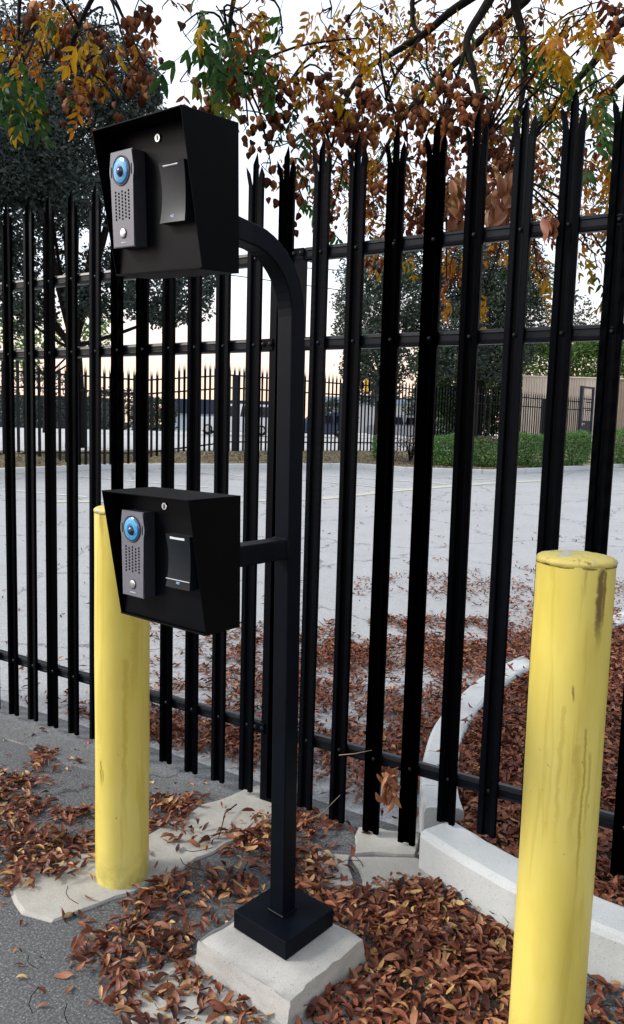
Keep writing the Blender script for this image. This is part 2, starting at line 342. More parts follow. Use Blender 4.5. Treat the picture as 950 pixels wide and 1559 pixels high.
    bump(nt, p, noise(nt, 26, 5, .6, v).outputs['Fac'], .12, .004)
    return m
RUST, OCH = (.12, .07, .02), (.34, .24, .03)
M['yellow'] = [mk_yellow([(-134, .006, .34, .45, .8, (.2, .15, .03)), (-128, .004, .36, .42, .7, (.2, .15, .03)), (-80, .012, .1, .8, .4, OCH), (-60, .02, .62, 1.0, .35, OCH)]),
               mk_yellow([(171, .013, 1.06, 1.275, .95, RUST), (178, .006, 1.1, 1.27, .8, RUST), (163, .005, .42, .9, .75, OCH), (172, .006, .6, .84, .55, OCH), (150, .012, .55, .86, .4, OCH), (127, .007, .55, .95, .35, OCH), (140, .004, .95, 1.0, .8, (.16, .11, .03))])]
def mk_cap():
    m, nt, p, o = nodes('bollard_cap_chipped_paint'); v = obj_vec(nt)
    n = noise(nt, 13, 5, .6, v, .4); r = ramp(nt, [(.53, (.5, .41, .1)), (.56, (.4, .33, .1)), (.575, (.36, .36, .34)), (.8, (.5, .5, .48))], n.outputs['Fac'])
    d = ramp(nt, [(.36, (1, 1, 1)), (.42, (0, 0, 0))], noise(nt, 28, 6, .7, v).outputs['Fac'])
    nt.links.new(mixc(nt, d.outputs[0], r.outputs[0], (.2, .16, .05)), p.inputs['Base Color']); p.inputs['Roughness'].default_value = .6
    bump(nt, p, noise(nt, 60, 5, .7, v).outputs['Fac'], .6, .006); return m
M['cap'] = mk_cap()
M['seam'] = simple('dark_dirty_seam', (.03, .025, .015), (.3, .24, .06), 60, .8, .2)
M['bark'] = simple('dark_bark', (.006, .0055, .005), (.017, .014, .012), 26, .9, .06, 0, .8, .01, 80, (1, 1, .3))
M['paletwig'] = simple('pale_dry_stem', (.16, .12, .07), (.28, .22, .14), 40, .8, .2)
M['litter'] = leaf_mat('fallen_leaf', [(0, (.03, .009, .006)), (.3, (.115, .03, .016)), (.6, (.215, .068, .03)), (.85, (.35, .17, .085)), (1, (.44, .29, .11))], .12, .5, .35)
M['goldleaf'] = leaf_mat('hanging_leaf', [(0, (.018, .05, .014)), (.25, (.05, .12, .022)), (.38, (.17, .17, .015)), (.5, (.37, .205, .006)), (.68, (.34, .14, .008)), (.82, (.19, .05, .013)), (1, (.08, .023, .011))], .42, .5, .12)
M['pod'] = leaf_mat('papery_pod', [(0, (.055, .017, .008)), (.45, (.15, .05, .02)), (.75, (.3, .12, .048)), (1, (.46, .23, .095))], .45, .55, .12)
M['oak'] = leaf_mat('oak_leaf', [(0, (.014, .025, .022)), (.5, (.026, .043, .037)), (1, (.05, .075, .058))], .15)
M['dkgreen'] = leaf_mat('evergreen_leaf', [(0, (.018, .03, .023)), (.5, (.038, .058, .043)), (1, (.07, .1, .066))], .2)
M['midgreen'] = leaf_mat('shrub_leaf', [(0, (.04, .1, .028)), (.5, (.1, .215, .06)), (1, (.2, .33, .1))], .3)
M['ivygreen'] = leaf_mat('ivy_leaf', [(0, (.014, .03, .014)), (.5, (.03, .06, .025)), (1, (.075, .125, .045))], .2)
M['brightgreen'] = leaf_mat('bright_leaf', [(0, (.035, .08, .018)), (.5, (.08, .16, .032)), (1, (.16, .24, .055))], .35)
M['drybush'] = leaf_mat('dry_bush_leaf', [(0, (.05, .035, .03)), (.5, (.11, .08, .07)), (1, (.17, .12, .1))], .2)
M['tan'] = simple('tan_sheet_metal', (.7, .61, .52), (.78, .69, .6), 1.5, .6, .4)
M['carwhite'] = simple('white_car_paint', (.7, .72, .75), (.76, .78, .8), 2, .2, .5)
M['carblue'] = simple('dark_blue_car_paint', (.03, .045, .1), (.04, .055, .12), 2, .2, .5)
M['carsilver'] = simple('silver_car_paint', (.35, .38, .42), (.4, .43, .47), 2, .25, .5, .4)
M['glass'] = simple('dark_car_glass', (.01, .012, .016), (.015, .018, .022), 4, .06, .6)
M['tyre'] = simple('black_rubber', (.012, .012, .012), (.02, .02, .02), 20, .8, .2)
M['bluewall'] = simple('blue_grey_wall', (.2, .27, .36), (.26, .33, .42), .5, .7, .3)
M['palewall'] = simple('pale_blue_wall', (.36, .42, .5), (.44, .5, .57), .5, .7, .3)
M['navy'] = simple('navy_fascia', (.012, .02, .05), (.018, .028, .065), .5, .6, .3)
M['darkwall'] = simple('dark_slate_wall', (.02, .028, .036), (.03, .038, .046), .6, .8, .2)
M['signyellow'] = simple('sign_yellow', (.75, .42, .02), (.8, .46, .03), 6, .5, .4)
M['door'] = simple('gate_blue_black', (.012, .018, .03), (.018, .026, .042), 6, .5, .3)

# ------------------------------------------------------------------ setting: driveway, lot, bed, street
KL = np.array([-60, -14, -7.45, -5.6, -2.7, .1, 1.34, 2.65, 4.0, 5.35, 7.2, 9.6, 11.4, 20, 60])
KD = np.array([15, 16.5, 18.3, 20.8, 22, 23.3, 24.0, 22.9, 22.7, 22.7, 24.3, 26.4, 28, 31, 36])
def kerb_d(l): return np.interp(l, KL, KD)
FA = (-8.35*1.6, 18.2-1.3*1.6*2.2); FB = (13.96, 38.3)      # far fence line (l, d)
def fence_d(l): return 18.2 + (l+8.35)*(38.3-18.2)/(13.96+8.35)
def lot_h(d): return 0.0215*np.maximum(0, np.asarray(d)-5)
def ld_of(x, y): return x*RT[0]+y*RT[1], x*AX[0]+y*AX[1]
def grid_mesh(name, ls, ts, fn, mat):                        # fn(l, t) -> (d, z)
    V = []; 
    for t in ts:
        for l in ls:
            d, z = fn(l, t); x, y = LD(l, d); V.append((x, y, z))
    nl = len(ls); Fc = [(i*nl+j, i*nl+j+1, (i+1)*nl+j+1, (i+1)*nl+j) for i in range(len(ts)-1) for j in range(nl-1)]
    o = link(name, fast_mesh(name, V, Fc), mat, None, True); o['kind'] = 'structure'; return o
ls = sorted(set(list(np.linspace(-14, 16, 61)) + [-300, -120, -60, -30, -20, 24, 40, 90, 200, 300]))
# driveway: everything on this side of the fence; its far edge lies just under the fence
def sheet(name, xs, ys, zf, mat):
    V = [(x, y, zf(x, y)) for y in ys for x in xs]; n = len(xs)
    Fc = [(i*n+j, i*n+j+1, (i+1)*n+j+1, (i+1)*n+j) for i in range(len(ys)-1) for j in range(n-1)]
    o = link(name, fast_mesh(name, V, Fc), mat, None, True); o['kind'] = 'structure'; return o
sheet('driveway', [-200, -60, -20, -8, -5, -3, -2, -1, 0, 1, 3, 8, 30, 100, 200], [-300, -60, -10, -2, 0, 1, 1.5, 2, 2.45, 2.72], lambda x, y: 0.0 if y > -20 else 0, M['asphalt'])
def lotf(l, t):
    d = t if t < 12 else 12+(kerb_d(l)+.1-12)*(t-12)/12.0
    return d, float(lot_h(d))-.004
grid_mesh('parking_lot', ls, [-60, -20, -6, -1, 1, 2, 3, 4, 5, 6, 7, 8, 10, 12, 14, 16, 18, 20, 22, 24], lotf, M['lot'])
def bed_h(l, d):
    dk, df = kerb_d(l), fence_d(l); t = np.clip((d-dk-.1)/max(.5, df-dk-.55), 0, 1); z0 = lot_h(dk)+.11
    zf = .76+.006*(l+8); return float(z0+(max(zf, z0)-z0)*t)
def bedf(l, t):
    dk, df = kerb_d(l), max(fence_d(l), kerb_d(l)+1.5) if -40 < l < 20 else kerb_d(l)+6
    d = dk+.14+(df+.5-dk)*t; return d, bed_h(l, d)
grid_mesh('planting_bed', ls, np.linspace(0, 1, 9), bedf, M['bed'])
def streetf(l, t):
    df = max(fence_d(l), kerb_d(l)+1.5) if -40 < l < 20 else kerb_d(l)+6
    d = df+.4+(400-df)*t; return d, bed_h(l, df)-.006+.012*min(max(d-df, 0), 28)
grid_mesh('street', ls, [0, .02, .045, .08, .14, .3, .6, 1], streetf, M['street'])
def strip(name, pts, w0, w1, zf, mat, parent=None, kind='structure'):   # raised or flat strip along a path, offsets w0 (left) .. w1 (right)
    P = [Vector((p[0], p[1], 0)) for p in pts]; V = []
    for i, p in enumerate(P):
        t = (P[min(i+1, len(P)-1)]-P[max(i-1, 0)]).normalized(); n = Vector((-t.y, t.x, 0))
        for w in (w0, w1): q = p+n*w; V.append((q.x, q.y, zf(q.x, q.y)))
    Fc = [(2*i, 2*i+1, 2*i+3, 2*i+2) for i in range(len(P)-1)]
    o = link(name, fast_mesh(name, V, Fc), mat, parent)
    if kind: o['kind'] = kind
    return o
def smooth_path(pts, n=6):
    P = [np.array(p, float) for p in pts]; out = []
    for i in range(len(P)-1):
        a, b, c, d = P[max(i-1, 0)], P[i], P[i+1], P[min(i+2, len(P)-1)]
        for k in range(n):
            t = k/n; out.append(.5*((2*b)+(c-a)*t+(2*a-5*b+4*c-d)*t*t+(3*b-a-3*c+d)*t**3))
    out.append(P[-1]); return out
def kerb_profile(w, h): return [(-w/2, -.1), (-w/2, h-.022), (-w/2+.007, h-.007), (-w/2+.022, h), (w/2-.022, h), (w/2-.007, h-.007), (w/2, h-.022), (w/2, -.1)]
def kerb_seg(name, pts, w, h, zf, mat, parent=None):
    bm = bmesh.new(); rings = []; P = [Vector((p[0], p[1], 0)) for p in pts]
    for i, p in enumerate(P):
        t = (P[min(i+1, len(P)-1)]-P[max(i-1, 0)]).normalized(); n = Vector((-t.y, t.x, 0))
        z0 = zf(p.x, p.y); rings.append([bm.verts.new(p+n*a+Vector((0, 0, b+z0+rnd.uniform(-.0015, .0015)))) for a, b in kerb_profile(w, h)])
    m = len(rings[0])
    for a, b in zip(rings, rings[1:]):
        for k in range(m): bm.faces.new((a[k], a[(k+1) % m], b[(k+1) % m], b[k]))
    bm.faces.new(rings[0][::-1]); bm.faces.new(rings[-1]); bmesh.ops.recalc_face_normals(bm, faces=bm.faces)
    return bm_obj(name, bm, mat, parent)
# far kerb between the lot and the bed, cast in lengths
fk = empty('far_kerb'); tag(fk, 'low pale concrete kerb along the far side of the parking lot', 'kerb'); fk['kind'] = 'structure'
fl = np.linspace(-13, 14, 19)
for a, b in zip(fl, fl[1:]):
    kerb_seg('kerb_segment', [LD(l, kerb_d(l)+.07) for l in np.linspace(a+.006, b-.006, 5)], .16, .13, lambda x, y: float(lot_h(ld_of(x, y)[1])), M['kerb'], fk)
# worn parking lines and the pale concrete gutter strip crossing the lot
lz = lambda e: (lambda x, y: float(lot_h(ld_of(x, y)[1]))+e)
gp = [ld_of(*p) for p in ((-7.49, 12.69), (-7.4, 18.0), (-7.0, 21.5), (-6.4, 24.0))]
strip('gutter_strip', [LD(l, d) for l, d in ((-4.5, 13.4), (-1.5, 14.2), (.15, 15), (2.0, 17.2), (4.3, 19.4), (6.6, 21.2))], -.16, .16, lz(.004), M['gutter'])
for (a, b) in (((.3, 18.6), (2.6, 16.9)), ((.2, 20.6), (3.3, 19.0)), ((-7.4, 15.6), (-4.2, 14.2)), ((-6.0, 18.5), (-2.3, 16.6)), ((-3.3, 20.4), (.0, 18.8)), ((3.2, 21.4), (5.6, 20.4))):
    n = 8; strip('parking_line', [LD(a[0]+(b[0]-a[0])*k/n, a[1]+(b[1]-a[1])*k/n) for k in range(n+1)], -.05, .05, lz(.006), M['linepaint'])
# planter kerbs round the corner bed under the fence
INNER = smooth_path([(-.985, 2.69), (-1.07, 2.85), (-1.165, 3.1), (-1.275, 3.5), (-1.32, 3.95), (-1.32, 4.4), (-1.27, 4.8), (-1.18, 5.2), (-.97, 6.3), (-.6, 7.6), (.6, 9.3), (3, 10.5)], 5)
FRONT = smooth_path([(-.955, 2.545), (-.80, 2.475), (-.60, 2.405), (-.36, 2.345), (0, 2.33), (.8, 2.35), (3, 2.45)], 5)
pk = empty('planter_kerb', (0, 0, 0)); tag(pk, 'curved pale concrete kerb round the leaf filled planter beneath the fence', 'kerb')
kz = lambda x, y: float(lot_h(ld_of(x, y)[1]))
cuts = [0, 5, 11, 17, 23, 30, 38, 46, len(INNER)-1]
for a, b in zip(cuts, cuts[1:]): kerb_seg('kerb_segment', INNER[a:b+1], .155, .15, kz, M['kerb'], pk)
for a, b in ((0, 11), (11, 21), (21, len(FRONT)-1)): kerb_seg('kerb_segment', FRONT[a:b+1], .17, .155, kz, M['kerb'], pk)
# soil inside the planter
poly = [tuple(p) for p in INNER] + [(6, 10.6), (6, 2.6)] + [tuple(p) for p in FRONT[::-1]]
bm = bmesh.new(); vs = [bm.verts.new((p[0], p[1], .10+kz(*p))) for p in poly]; bm.faces.new(vs); bmesh.ops.triangulate(bm, faces=bm.faces)
tag(bm_obj('planter_soil', bm, M['soil']), kind='structure')
POLY = np.array(poly)
def inside(x, y, P=POLY):
    c = np.zeros(len(x), bool); n = len(P)
    for i in range(n):
        x1, y1 = P[i]; x2, y2 = P[(i+1) % n]
        if y1 == y2: continue
        c ^= ((y1 > y) != (y2 > y)) & (x < (x2-x1)*(y-y1)/(y2-y1)+x1)
    return c
# concrete slabs at ground level
def slab(name, pts, z, mat, label=None, cat=None, jit=.006, zb=-.05):
    P = []; n = len(pts)
    for i in range(n):
        a, b = np.array(pts[i]), np.array(pts[(i+1) % n]); k = max(1, int(np.linalg.norm(b-a)/.06))
        for j in range(k): P.append(a+(b-a)*j/k+rng.normal(0, jit, 2))
    bm = bmesh.new(); c = np.mean(P, 0)
    top = [bm.verts.new((p[0]+(c[0]-p[0])*.02, p[1]+(c[1]-p[1])*.02, z+rnd.uniform(-.002, .002))) for p in P]
    mid = [bm.verts.new((p[0], p[1], z-.008)) for p in P]; lo = [bm.verts.new((p[0], p[1], zb)) for p in P]
    m = len(P); f = bm.faces.new(top)
    for a, b in ((top, mid), (mid, lo)):
        for k in range(m): bm.faces.new((a[k], b[k], b[(k+1) % m], a[(k+1) % m]))
    bmesh.ops.triangulate(bm, faces=[f]); bmesh.ops.recalc_face_normals(bm, faces=bm.faces)
    o = bm_obj(name, bm, mat)
    if label: tag(o, label, cat)
    else: o['kind'] = 'structure'
    return o
PAD = [(-2.16, 1.60), (-1.97, 1.52), (-1.86, 1.555), (-1.75, 1.80), (-1.675, 2.15), (-1.63, 2.47), (-1.62, 2.70), (-1.86, 2.68), (-1.93, 2.40), (-1.965, 2.10), (-2.06, 1.86)]
slab('concrete_pad', PAD, .010, M['pad'])
slab('gutter_slab', [(-1.31, 2.60), (-1.235, 2.42), (-1.03, 2.53), (-1.075, 2.68)], .02, M['pad'])
slab('gutter_slab', [(-1.228, 2.405), (-1.10, 2.24), (-.88, 2.42), (-.97, 2.50), (-1.02, 2.52)], .016, M['pad'])
slab('gutter_slab', [(-1.36, 2.36), (-1.255, 2.20), (-1.13, 2.235), (-1.245, 2.40)], .012, M['pad'])
slab('concrete_apron', [(-1.47, 1.46), (-1.36, 1.34), (-1.22, 1.33), (-1.05, 1.42), (-.80, 1.68), (-.86, 1.92), (-1.10, 2.02), (-1.33, 1.80), (-1.43, 1.62)], .006, M['pad'], jit=.022)
slab('fence_gutter', [(-8, 2.46), (-4, 2.40), (-2.0, 2.36), (-1.92, 2.42), (-1.87, 2.66), (-4, 2.71), (-8, 2.74)], .006, M['apron'], jit=.012)

# ------------------------------------------------------------------ palisade fences
XL0, XR0, SP, YF = -3.3570, -1.54027, .152, 2.5568
def pale_mesh(name, z0, z1, fine=True):
    prof = [(-.0345, .013), (-.0335, .001), (-.0315, -.001), (-.0155, -.001), (-.0135, .0005), (-.0085, .0115), (0, .0125), (.0085, .0115), (.0135, .0005), (.0155, -.001), (.0315, -.001), (.0335, .001), (.0345, .013)]
    zs = z1-.128; bm = bmesh.new()
    lo = [bm.verts.new((x, y, z0)) for x, y in prof]; hi = [bm.verts.new((x, y, zs)) for x, y in prof]
    for k in range(len(prof)-1): bm.faces.new((lo[k], lo[k+1], hi[k+1], hi[k]))
    def tine(ks, tip, bend, sh):
        base = [hi[k] for k in ks]; mid = []
        cx = sum(prof[k][0] for k in ks)/len(ks)
        for k in ks:
            x, y = prof[k]; mid.append(bm.verts.new((cx+(x-cx)*.92+bend*.55, y-abs(bend)*.25, tip-sh)))
        t = bm.verts.new((cx+bend, prof[ks[len(ks)//2]][1]-abs(bend)*.5, tip))
        for a in range(len(ks)-1):
            bm.faces.new((base[a], base[a+1], mid[a+1], mid[a])); bm.faces.new((mid[a], mid[a+1], t))
    tine([0, 1, 2, 3, 4], z1-.055, -.014, .03); tine([4, 5, 6, 7, 8], z1, 0, .05); tine([8, 9, 10, 11, 12], z1-.062, .006, .03)
    bmesh.ops.solidify(bm, geom=bm.faces[:], thickness=.0028)
    me = bpy.data.meshes.new(name); bm.normal_update(); bm.to_mesh(me); bm.free(); me.materials.append(M['fence']); return me
RZ = (2.256, 1.917, .3265)
def rivet_mesh():
    bm = bmesh.new(); disc(bm, (0, 0, 0), .0075, .003, 10, dome=.003); me = bpy.data.meshes.new('rivet'); bm.to_mesh(me); bm.free(); me.materials.append(M['rivet']); return me
RV = rivet_mesh()
fence = empty('palisade_fence', (-1.69, 2.58, 0)); tag(fence, 'tall black steel palisade fence with three pointed pales, nearest the camera', 'fence')
fo = Vector((-1.69, 2.58, 0))
pl_long = pale_mesh('pale', .036, 2.668); pl_short = pale_mesh('pale_short', .158, 2.668)
def add_pale(x, me, dz=0):
    o = link('pale', me, None, fence); o.location = Vector((x, YF, dz))-fo; o.rotation_euler = (rnd.uniform(-.002, .002), rnd.uniform(-.0025, .0025), rnd.uniform(-.03, .03))
    for z in RZ:
        r = link('rivet', RV, None, o); r.location = (0, .0095, z-dz)
for i in range(-4, 11): add_pale(XL0+SP*i, pl_long, rnd.uniform(-.006, .006))
add_pale(-1.691, pl_long)
for i in range(0, 36): add_pale(XR0+SP*i, pl_long if i < 4 else pl_short, rnd.uniform(-.006, .006))
def rail(x0, x1, z):
    h = .0255; bm = bmesh.new()   # rounded steel rail with lips along its front
    prof = [(-.019, -.012), (-.017, -.021), (-.008, -.0255), (.010, -.0255), (.019, -.019), (.021, -.008), (.021, .008), (.019, .019), (.010, .0255), (-.008, .0255), (-.017, .021), (-.019, .012), (-.014, .010), (-.014, -.010)]
    A = [bm.verts.new((x0, YF+.0345+y, z+b)) for y, b in prof]; B = [bm.verts.new((x1, YF+.0345+y, z+b)) for y, b in prof]
    n = len(prof)
    for k in range(n): bm.faces.new((A[k], A[(k+1) % n], B[(k+1) % n], B[k]))
    bm.faces.new(A); bm.faces.new(B); bmesh.ops.recalc_face_normals(bm, faces=bm.faces)
    for v in bm.verts: v.co -= fo
    return bm_obj('rail', bm, M['rail'], fence)
for z in RZ: rail(-4.1, -1.775, z); rail(-1.615, 3.9, z)
bm = bmesh.new(); sweep(bm, [(0, 0, -.02), (0, 0, 2.262)], round_sq(.054, .006), Vector((1, 0, 0)))
fp = bm_obj('fence_post', bm, M['fence'], fence); fp.location = (-.027, .046, 0)
box_obj('post_cap', (0, 0, 2.268), (.116, .116, .014), M['fence'], fp, .003)
def bracket(x, s, z):
    bm = bmesh.new(); box(bm, (x, -.0112, z), (.05, .006, .044), .001); box(bm, (x+s*.022, .022, z), (.006, .06, .044), .001)
    b = bm_obj('bracket', bm, M['fence'], fence)
    for dx in (-.4, .35):
        r = link('bolt', RV, None, b); r.location = (x+dx*.045, -.0143, z+.002); r.scale = (1.3, 1.5, 1.3)
for z in RZ: bracket(-.085, -1, z); bracket(.05, 1, z)
# stray pale stems caught on the fence
def stem(name, pts, r, mat, label, cat, group=None):
    bm = bmesh.new(); tube(bm, pts, np.linspace(r, r*.5, len(pts)), 5); return tag(bm_obj(name, bm, mat, None, True), label, cat, group)

# ------------------------------------------------------------------ bollards
def bollard(loc, rot, label, paint):
    b = empty('bollard', loc, rot); tag(b, label, 'bollard', 'yellow steel bollards in front of the fence'); b.scale = (1, 1, 1.0135)
    n = 56; r0 = .0915; zs = [-.08, 0, .02] + list(np.linspace(.08, 1.22, 20)) + [1.262, 1.272]
    bm = bmesh.new(); rings = []
    for z in zs:
        rings.append([bm.verts.new(((r0+.0006*math.sin(3*a+z*5)+.0005*math.sin(7*a-z*11))*math.cos(a), (r0+.0006*math.sin(3*a+z*5))*math.sin(a), z)) for a in [2*math.pi*k/n for k in range(n)]])
    for a, c in zip(rings, rings[1:]):
        for k in range(n): bm.faces.new((a[k], a[(k+1) % n], c[(k+1) % n], c[k]))
    bm_obj('pipe', bm, M['yellow'][paint], b, True)
    bm = bmesh.new(); ph = rnd.uniform(0, 6); prev = None; prof = [(.0900, 1.2695), (.0925, 1.272), (.0930, 1.277), (.0915, 1.281), (.087, 1.2845), (.062, 1.2895), (.03, 1.292)]
    rings = []
    for j, (r, z) in enumerate(prof):
        w = .0009 if 0 < j < 4 else .0005
        rings.append([bm.verts.new(((r+w*math.sin(9*a+ph)+w*.7*math.sin(23*a))*math.cos(a), (r+w*math.sin(9*a+ph)+w*.7*math.sin(23*a))*math.sin(a), z+w*.8*math.sin(13*a+j))) for a in [2*math.pi*k/n for k in range(n)]])
    for a, c in zip(rings, rings[1:]):
        for k in range(n): bm.faces.new((a[k], a[(k+1) % n], c[(k+1) % n], c[k]))
    t = bm.verts.new((0, 0, 1.2928))
    for k in range(n): bm.faces.new((rings[-1][k], rings[-1][(k+1) % n], t))
    cp = bm_obj('cap', bm, M['cap'], b, True)
    bm = bmesh.new(); rr_ = [[bm.verts.new(((r+.0007*math.sin(11*a+ph)+.0004*math.sin(29*a))*math.cos(a), (r+.0007*math.sin(11*a+ph))*math.sin(a), z+.0008*math.sin(7*a+ph))) for a in [2*math.pi*k/n for k in range(n)]] for r, z in ((.0914, 1.2672), (.0922, 1.2682), (.0922, 1.2705), (.0905, 1.2715))]
    for a, c in zip(rr_, rr_[1:]):
        for k in range(n): bm.faces.new((a[k], a[(k+1) % n], c[(k+1) % n], c[k]))
    bm_obj('rim_seam', bm, M['seam'], cp, True)
bollard((-1.852, 1.851, .008), R(40), 'yellow steel bollard standing on the concrete pad behind the lower intercom', 0)
bollard((-.392, 1.891, 0), R(150), 'stained yellow steel bollard with chipped cap standing in front of the pale kerb', 1)

# ------------------------------------------------------------------ footing and pedestal
def footing():
    bm = bmesh.new(); box(bm, (0, 0, .04), (.36, .345, .12))
    bmesh.ops.subdivide_edges(bm, edges=bm.edges[:], cuts=11, use_grid_fill=True)
    for v in bm.verts:
        x, y, z = v.co; k = (z+.02)/.12
        v.co.x = x*(1.03-.06*k); v.co.y = y*(1.03-.06*k)
        if z > .0999:
            e = max(abs(x)/.18, abs(y)/.1725)
            if e > .99: v.co.z -= .007+rnd.uniform(0, .004); v.co.x *= .987; v.co.y *= .987
            if x < -.09 and y < -.0: v.co.z -= .006*(-x-.09)/.07
            if x > -.02 and y < -.12: v.co.z -= .003
        dd = math.hypot(x-.18, y+.1725)
        if dd < .2 and z > .03 and y < -.1: v.co.y += .02*(1-dd/.2)*(z/.1); v.co.z -= .012*(1-dd/.2)
        v.co += Vector((rnd.uniform(-1, 1), rnd.uniform(-1, 1), rnd.uniform(-1, 1)))*.0024
    bm.normal_update()
    o = bm_obj('concrete_footing', bm, M['footing']); o.location = (-1.133, 1.775, 0); o.rotation_euler = (0, 0, R(-10))
    tag(o, 'rough square concrete footing under the black intercom pedestal, ringed by leaves', 'footing'); o.data.shade_smooth()
    md = o.modifiers.new('smooth_angle', 'EDGE_SPLIT'); md.split_angle = R(44)
footing()
TH = R(-9.5); PX, PY = -1.1530, 1.8118
ped = empty('intercom_pedestal', (PX, PY, 0), TH); tag(ped, 'black square steel gooseneck pedestal carrying two intercom hoods', 'pedestal')
def lean(z): return Vector((-.021*z/2, -.004*z/2, 0))
prof = round_sq(.0276, .004)
RG, ZT = .185, 2.075
path = [lean(z)+Vector((0, 0, z)) for z in (.15, .8, 1.25, 1.7, ZT-RG)]
for k in range(1, 13):
    a = R(90*k/12); path.append(lean(1.95)+Vector((0, -RG*(1-math.cos(a)), ZT-RG+RG*math.sin(a))))
path += [Vector((.0, -.30, ZT+.003)), Vector((.022, -.392, ZT+.006))]
bm = bmesh.new(); sweep(bm, path, prof, Vector((1, 0, 0))); bm_obj('gooseneck_post', bm, M['post'], ped)
l0 = lean(1.252); bm = bmesh.new(); sweep(bm, [l0+Vector((0, -.0280, 1.252)), Vector((.016, -.372, 1.256))], prof, Vector((1, 0, 0))); arm = bm_obj('lower_arm', bm, M['post'], ped)
bm = bmesh.new()
sweep(bm, [l0+Vector((0, -.0280, 1.252)), l0+Vector((0, -.0355, 1.252))], round_sq(.0300, .006), Vector((1, 0, 0))); bm_obj('weld_bead', bm, M['post'], arm, True)
cv = bmesh.new(); box(cv, (.002, .003, .1295), (.212, .212, .055), .003, None, 2); cov = bm_obj('base_cover', cv, M['post'], ped)
cv = bmesh.new(); box(cv, (lean(.16).x, lean(.16).y, .1595), (.064, .064, .006), .002); bm_obj('collar', cv, M['post'], cov)

